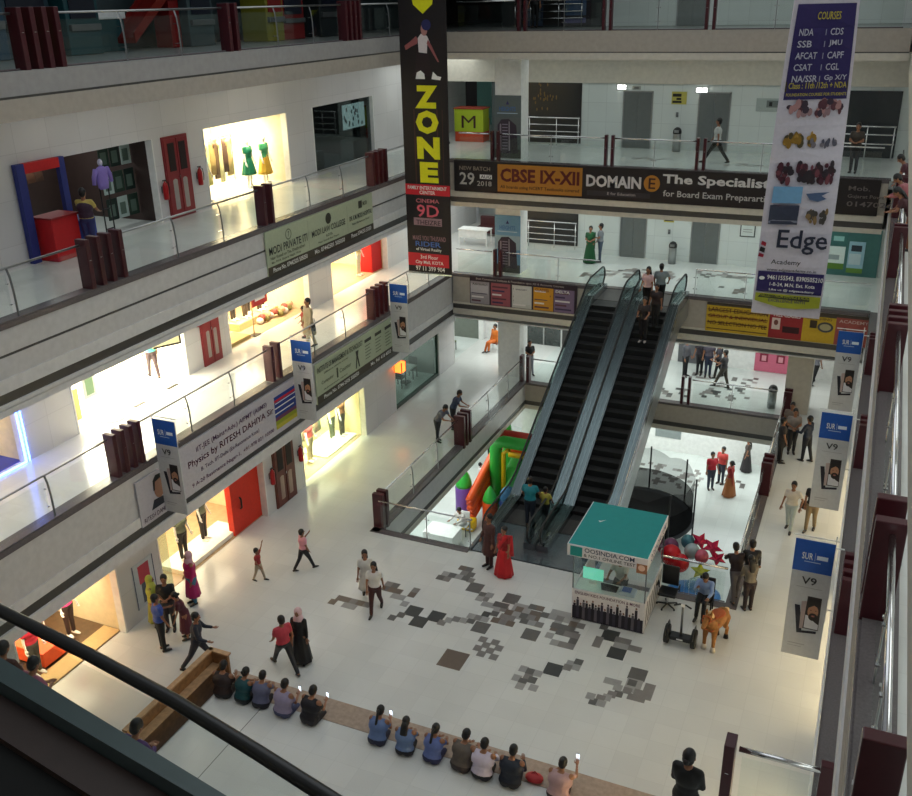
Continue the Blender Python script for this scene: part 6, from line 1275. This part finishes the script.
P('woman in black with pale pink head scarf beside the man in red', -11.7, 16.15, 0, -170, cl(25, 25, 28), cl(22, 22, 25), hair='none', hood=cl(215, 180, 185), dress=(cl(26, 25, 28), .1, .3), trousers=False, sleeve='long', H=1.62, female=True)
P('man in grey shirt leaning over the maroon pillar by the floor opening', -13.95, 29.25, 0, -100, cl(92, 98, 112), cl(45, 45, 50), H=1.7, lean=34, arms=((22, 6, 50, 26), (22, 6, 50, 26)), legs=((-6, 2), (4, 4)))
P('man in dark blue leaning behind the man in grey at the maroon pillar', -13.85, 30.45, 0, -80, cl(50, 62, 90), cl(40, 40, 46), H=1.72, lean=24, arms=((20, 6, 46, 26), (20, 6, 46, 26)))
P('man in dark maroon standing beside the woman in the red saree', -8.95, 22.0, 0, 150, cl(80, 48, 45), cl(70, 42, 40), sleeve='long', H=1.75, dress=(cl(82, 48, 46), .45, .24))
P('woman in a bright red saree walking at the foot of the escalator', -8.4, 21.75, 0, 165, cl(150, 25, 32), cl(140, 20, 30), hair='bun', dress=(cl(190, 28, 38), .04, .34), trousers=False, pallu=cl(200, 35, 45), female=True, H=1.6)
P('man in teal shirt stepping on to the left escalator', -8.62, 24.6, .03, 5, cl(25, 125, 140), cl(38, 44, 56), H=1.74, arms=((12, 14, 30), (20, 18, 40)))
P('boy in yellow and black stripes beside the man in teal', -7.95 - .28, 24.95, .035, -8, cl(170, 160, 70), cl(30, 30, 34), H=1.28, arms=((10, 22, 30), (10, 22, 30)))
P('man in white shirt sitting inside the kiosk', -4.95, 21.75, 0, 170, cl(205, 195, 190), cl(60, 55, 55), seat=.64, legs=((70, 75), (70, 75)), arms=((50, 10, 30, 12), (50, 10, 30, 12)), lean=12, H=1.7)
P('man in light blue shirt sitting on a chair behind the toy horse', -2.75, 22.1, 0, 176, cl(125, 150, 195), cl(25, 25, 28), seat=.48, legs=((86, 78), (86, 72)), arms=((40, 10, 40, 12), (46, 8, 90, 20)), sleeve='long', H=1.7, head=18, lean=12)
P('man in dark jacket leaning at the rail end near the balloons', -2.08, 22.95, 0, 25, cl(40, 22, 25), cl(85, 82, 88), H=1.72, lean=24, arms=((36, 6, 26, 18), (20, 8, 50)), legs=((-14, 2), (10, 4)), sleeve='long')
P('man in black beside the leaning man near the balloons', -1.75, 23.25, 0, 15, cl(30, 28, 30), cl(60, 50, 50), H=1.75, lean=12, sleeve='long')
P('woman in camouflage top near the balloons', -1.68, 22.62, 0, 30, cl(105, 98, 88), cl(45, 30, 32), hair='long', H=1.66, female=True, sleeve='long', lean=10, arms=fold)
P('young man in white printed t-shirt and pale jeans walking on the right', -1.1, 27.38, 0, 172, cl(215, 205, 190), cl(178, 190, 190), H=1.7, legs=((14, 4), (-10, 8)), arms=((4, 30, 18), (10, 10, 12)))
P('person in black top and khaki trousers partly behind the phone banner', -.5, 27.6, 0, 168, cl(30, 28, 30), cl(145, 125, 95), H=1.72, legs=((-8, 6), (12, 4)), arms=((20, 10, 80, 20), (10, 8, 20)), bag=(cl(50, 30, 28), 1, 'brown_bag'))
P('man in dark brown shirt at the left of the group of four', -1.9, 32.05, 0, -70, cl(52, 44, 44), cl(30, 28, 32), H=1.74)
P('man in grey shirt at the back of the group of four', -1.6, 33.0, 0, -170, cl(140, 132, 128), cl(35, 35, 42), H=1.74, arms=fold)
P('man with brown hair band behind the group of four', -1.75, 33.5, 0, 175, cl(120, 105, 95), cl(40, 38, 42), H=1.76)
P('man in dark navy at the right of the group of four', -1.08, 32.5, 0, 60, cl(28, 40, 62), cl(26, 30, 42), H=1.76, arms=((20, 20, 60), (5, 16, 20)), sleeve='long', legs=((4, 2), (-12, 4)))
P('man in grey shirt and black trousers walking away under the far right balcony', -1.42, 40.2, 0, -20, cl(120, 120, 128), cl(22, 22, 26), H=1.7, legs=walkA)
P('man in grey blazer and white shirt at the far ground floor', -6.65, 39.2, 0, -110, cl(85, 85, 92), cl(25, 25, 30), H=1.75, sleeve='long')
P('man in dark shirt behind the man in the grey blazer', -6.1, 39.6, 0, 170, cl(48, 42, 50), cl(28, 28, 34), H=1.75)
P('man in checked grey shirt at the far ground floor', -5.72, 39.5, 0, -170, cl(75, 70, 82), cl(40, 48, 70), H=1.76)
P('woman with long hair facing left at the far ground floor', -5.3, 39.5, 0, 110, cl(60, 58, 66), cl(20, 20, 24), hair='long', H=1.64, female=True, legs=((12, 4), (-14, 8)), arms=((20, 8, 40, 10), (20, 8, 60)))
P('man in olive trousers stepping right at the far ground floor', -4.9, 38.4, 0, 80, cl(58, 56, 60), cl(72, 68, 60), H=1.74, legs=((26, 6), (-12, 6)), arms=((40, 10, 60, 10), (20, 8, 30)))
P('woman in black and white with long hair by the far column', -13.05, 37.0, 0, -140, cl(30, 30, 34), cl(130, 135, 145), hair='long', H=1.6, female=True, arms=fold, legs=((14, 2), (-2, 2)))
# basement
B_ = GZ['B']
P('man in red shirt at the left of the basement group', -4.95, 37.9, B_, -150, cl(180, 35, 50), cl(55, 62, 78), H=1.78)
P('man in coral shirt behind the man in red', -4.62, 38.6, B_, 160, cl(205, 75, 70), cl(50, 55, 70), H=1.78)
P('woman in a red and gold saree in the basement', -4.1, 37.6, B_, 70, cl(160, 50, 45), cl(160, 110, 60), hair='bun', dress=(cl(165, 100, 55), .04, .36), trousers=False, pallu=cl(165, 45, 50), female=True, H=1.66)
P('woman in a dark patterned dress at the back of the basement group', -3.75, 40.2, B_, 100, cl(75, 65, 60), cl(40, 38, 40), hair='long', dress=(cl(50, 46, 48), .05, .34), trousers=False, female=True, H=1.62)
P('man in black standing beside the inflatable slide', -14.75, 36.5, B_, -40, cl(20, 20, 24), cl(25, 25, 30), H=1.75, sleeve='long', arms=((10, 24, 30), (10, 20, 20)))
P('girl in white with dark hair beside the orange slide wall', -14.3, 34.2, B_, -60, cl(225, 222, 225), cl(200, 195, 200), hair='short', H=1.3, female=True)
P('man in white sitting at the basement table', -13.5, 30.4, B_, 160, cl(218, 214, 208), cl(190, 188, 184), seat=.48, legs=((86, 80), (86, 80)), lean=20, sleeve='long', arms=((50, 10, 30, 10), (50, 10, 30, 10)), H=1.68)
# first floor
F1 = GZ['1']
P('woman in a dark green saree by the first floor lifts', -11.25, 39.7, F1, -170, cl(22, 75, 45), cl(20, 70, 42), hair='bun', dress=(cl(20, 80, 45), .04, .32), trousers=False, pallu=cl(28, 95, 55), female=True, H=1.64, arms=fold)
P('man in grey shirt and blue jeans standing by the green saree', -10.88, 40.0, F1, 110, cl(130, 135, 142), cl(70, 82, 100), H=1.72, arms=phoneL)
P('man in a long beige kurta walking on the first floor left balcony', -16.98, 25.75, F1, 150, cl(168, 155, 125), cl(180, 168, 140), dress=(cl(170, 156, 126), .5, .26), H=1.78, sleeve='long', legs=((14, 4), (-12, 8)), bag=(cl(20, 20, 22), -1, 'black_handbag'))
P('small child in red next to the man in the beige kurta', -17.75, 26.6, F1, 120, cl(165, 60, 55), cl(150, 60, 55), H=1.15, arms=((5, 30, 40), (40, 10, 20)))
P('woman in pale pink top and black trousers at the escalator head', -7.28, 33.55, F1 + .05, 165, cl(200, 165, 165), cl(18, 18, 20), hair='long', H=1.68, female=True)
P('man in grey green shirt at the escalator head', -6.9, 34.0, F1 + .05, 15, cl(120, 132, 135), cl(24, 24, 28), H=1.72, arms=((0, 12, 30), (10, 30, 30)))
P('woman in black descending near the top of the right escalator', -7.05, 32.2, 3.86, 178, cl(34, 26, 30), cl(30, 26, 30), hair='long', H=1.68, female=True, arms=((20, 8, 50, 10), (20, 8, 60, 10)), shoes=pm(190, 180, 175))
P('dark haired person just behind the pair of white shoes on the right escalator', -6.8, 32.9, 4.25, 175, cl(40, 24, 26), cl(30, 28, 30), H=1.6)
P('dark silhouetted person on the near first floor corner', -1.25, 10.05, F1, -10, cl(16, 15, 16), cl(18, 18, 20), hair='bun', H=1.66, female=True, arms=fold, sleeve='long')
P('person in purple leaning at the near first floor edge by the wooden bench wall', -8.55, 7.45, F1, -5, cl(80, 55, 105), cl(40, 40, 50), H=1.66, lean=24, hair='short', sleeve='long', arms=((14, 6, 52, 40), (14, 6, 52, 40)))
P('person in a pink shirt leaning at the near first floor edge at the far left', -11.0, 7.93, F1, -5, cl(150, 90, 115), cl(60, 50, 60), H=1.66, lean=24, arms=((14, 6, 52, 40), (14, 6, 52, 40)))
P('person in brown leaning beside the one in the pink shirt', -11.65, 8.05, F1, 10, cl(80, 50, 42), cl(60, 50, 50), H=1.68, lean=20, sleeve='long', arms=((14, 6, 52, 40), (14, 6, 52, 40)))
# second and third floor
F2 = GZ['2']
P('man in white shirt and black trousers striding past the second floor lift', -5.95, 38.3, F2, 92, cl(190, 195, 192), cl(18, 22, 24), H=1.8, legs=((34, 4), (-26, 10)), arms=((-12, 6, 14), (16, 6, 20)))
P('man in a dark vest and yellow sleeves at the red counter', -18.95, 18.7, F2, 20, cl(190, 170, 90), cl(45, 50, 100), vest=cl(60, 38, 58), H=1.74, arms=((40, 14, 40, 10), (30, 14, 40, 10)))
P('person in dark clothes on the second floor behind the academy banner', -.95, 37.4, F2, 170, cl(60, 52, 45), cl(35, 34, 34), H=1.74, arms=fold)
P('person in pink and brown leaning far over the second floor right railing', .86, 27.9, F2, 92, cl(165, 95, 100), cl(110, 60, 45), hair='short', H=1.72, lean=40, sleeve='long', arms=((10, 8, 50, 40), (10, 8, 50, 40)))
P('person in dark red and brown leaning nearest the camera on the second floor right railing', .86, 25.9, F2, 90, cl(70, 35, 38), cl(120, 65, 35), hair='long', H=1.7, lean=38, female=True, arms=((8, 8, 50, 40), (8, 8, 50, 40)))
P('person in dark top near the far end of the second floor right railing', 0.88, 31.2, F2, 90, cl(75, 35, 45), cl(60, 50, 55), H=1.72, lean=36)
P('dark figure on the far third floor in front of the rails', -14.1, 40.2, GZ['3'], 180, cl(14, 15, 18), cl(12, 13, 15), H=1.72)
# people sitting on the edge of the platform with their backs to the camera
SE = .40; sit = ((80, 70), (76, 62)); hug = ((38, 8, 22, 30), (38, 8, 22, 30)); ph_ = ((40, 10, 100, 14), (46, 10, 30, 10))
S_ = [(-12.38, 'person in dark brown at the wooden end of the seated row', (50, 36, 34), (30, 28, 30), 'short', False, dict(arms=phoneR)),
      (-11.85, 'woman in dark teal sitting second from the wooden end', (18, 72, 78), (25, 30, 34), 'bun', True, dict(arms=hug)),
      (-11.35, 'person in blue and white patterned top sitting third from the wooden end', (95, 98, 125), (30, 30, 40), 'short', True, dict(arms=hug)),
      (-10.72, 'man in lilac shirt sitting fourth from the wooden end with a lit phone', (150, 140, 168), (70, 75, 110), 'short', False, dict(arms=phoneR, phone=1)),
      (-10.02, 'man in black shirt sitting last of the left group with a lit phone', (22, 20, 30), (40, 38, 44), 'short', False, dict(arms=phoneR, phone=1)),
      (-8.3, 'girl in blue uniform with a long plait, first of the right group', (95, 118, 165), (30, 34, 60), 'tail', True, dict(arms=phoneR, phone=1)),
      (-7.6, 'woman in blue with loose wavy hair, second of the right group', (98, 122, 165), (25, 25, 36), 'long', True, dict(arms=hug)),
      (-6.96, 'girl in blue uniform with a plait, third of the right group', (95, 112, 170), (34, 40, 80), 'tail', True, dict(arms=hug)),
      (-6.3, 'person in olive vest over maroon sleeves sitting in the right group', (98, 88, 80), (60, 50, 50), 'short', False, dict(arms=hug)),
      (-5.8, 'man in pale lilac shirt sitting in the right group', (205, 195, 215), (35, 35, 42), 'short', False, dict(arms=hug, sleeve='long')),
      (-5.18, 'man in dark navy shirt sitting in the right group', (34, 40, 52), (30, 30, 36), 'short', False, dict(arms=phoneR, sleeve='long')),
      (-4.15, 'person in red and white checks holding up a phone at the end of the row', (185, 150, 150), (60, 40, 45), 'short', False, dict(arms=((30, 10, 50, 20), (50, 10, 60, 16)), phone=1))]
for i, (x, lab, t, bo, hr, fem, kw) in enumerate(S_):
    P(lab, x - .1, 13.98 + .02 * (i % 3), 0, random.Random(i).uniform(-14, 10), cl(*t), cl(*bo), hair=hr, female=fem, H=1.62 if fem else 1.7, seat=SE, legs=sit, lean=12 + 4 * (i % 3), head=12, fat=1.5, **kw)
o = thing('red_bag', 'red cloth bag lying left of the person in red and white checks', 'bag', (-4.85, 14.3, .4)); MB().ell((0, 0, .08), (.2, .14, .09), pm(180, 50, 55), 12, 8).build('bag_body', o, smooth=True); MB().tube([(-.1, 0, .14), (0, .05, .2), (.12, 0, .13)], .012, pm(150, 35, 40), 6).build('strap', o)
flush_remesh()
cam = bpy.data.cameras.new('camera'); co = bpy.data.objects.new('camera', cam); COL.objects.link(co)
r, d, fw = Vector((0.91516636, 0.40254419, -0.02070501)), Vector((0.13878223, -0.36290942, -0.92143163)), Vector((-0.37843099, 0.84038975, -0.38798848))
M = Matrix.Identity(4)
for i in range(3): M[i][0] = r[i]; M[i][1] = -d[i]; M[i][2] = -fw[i]
M[0][3], M[1][3], M[2][3] = 0, 0, 15.4
co.matrix_world = M
cam.sensor_width = 36; cam.sensor_fit = 'HORIZONTAL'; cam.lens = 945.56 / 912 * 36; cam.clip_start = .05; cam.clip_end = 300
SC.camera = co
SC.view_settings.view_transform = 'Standard'; SC.view_settings.look = 'None'; SC.view_settings.gamma = 1
SC.view_settings.use_curve_mapping = False; SC.view_settings.exposure = 0.0
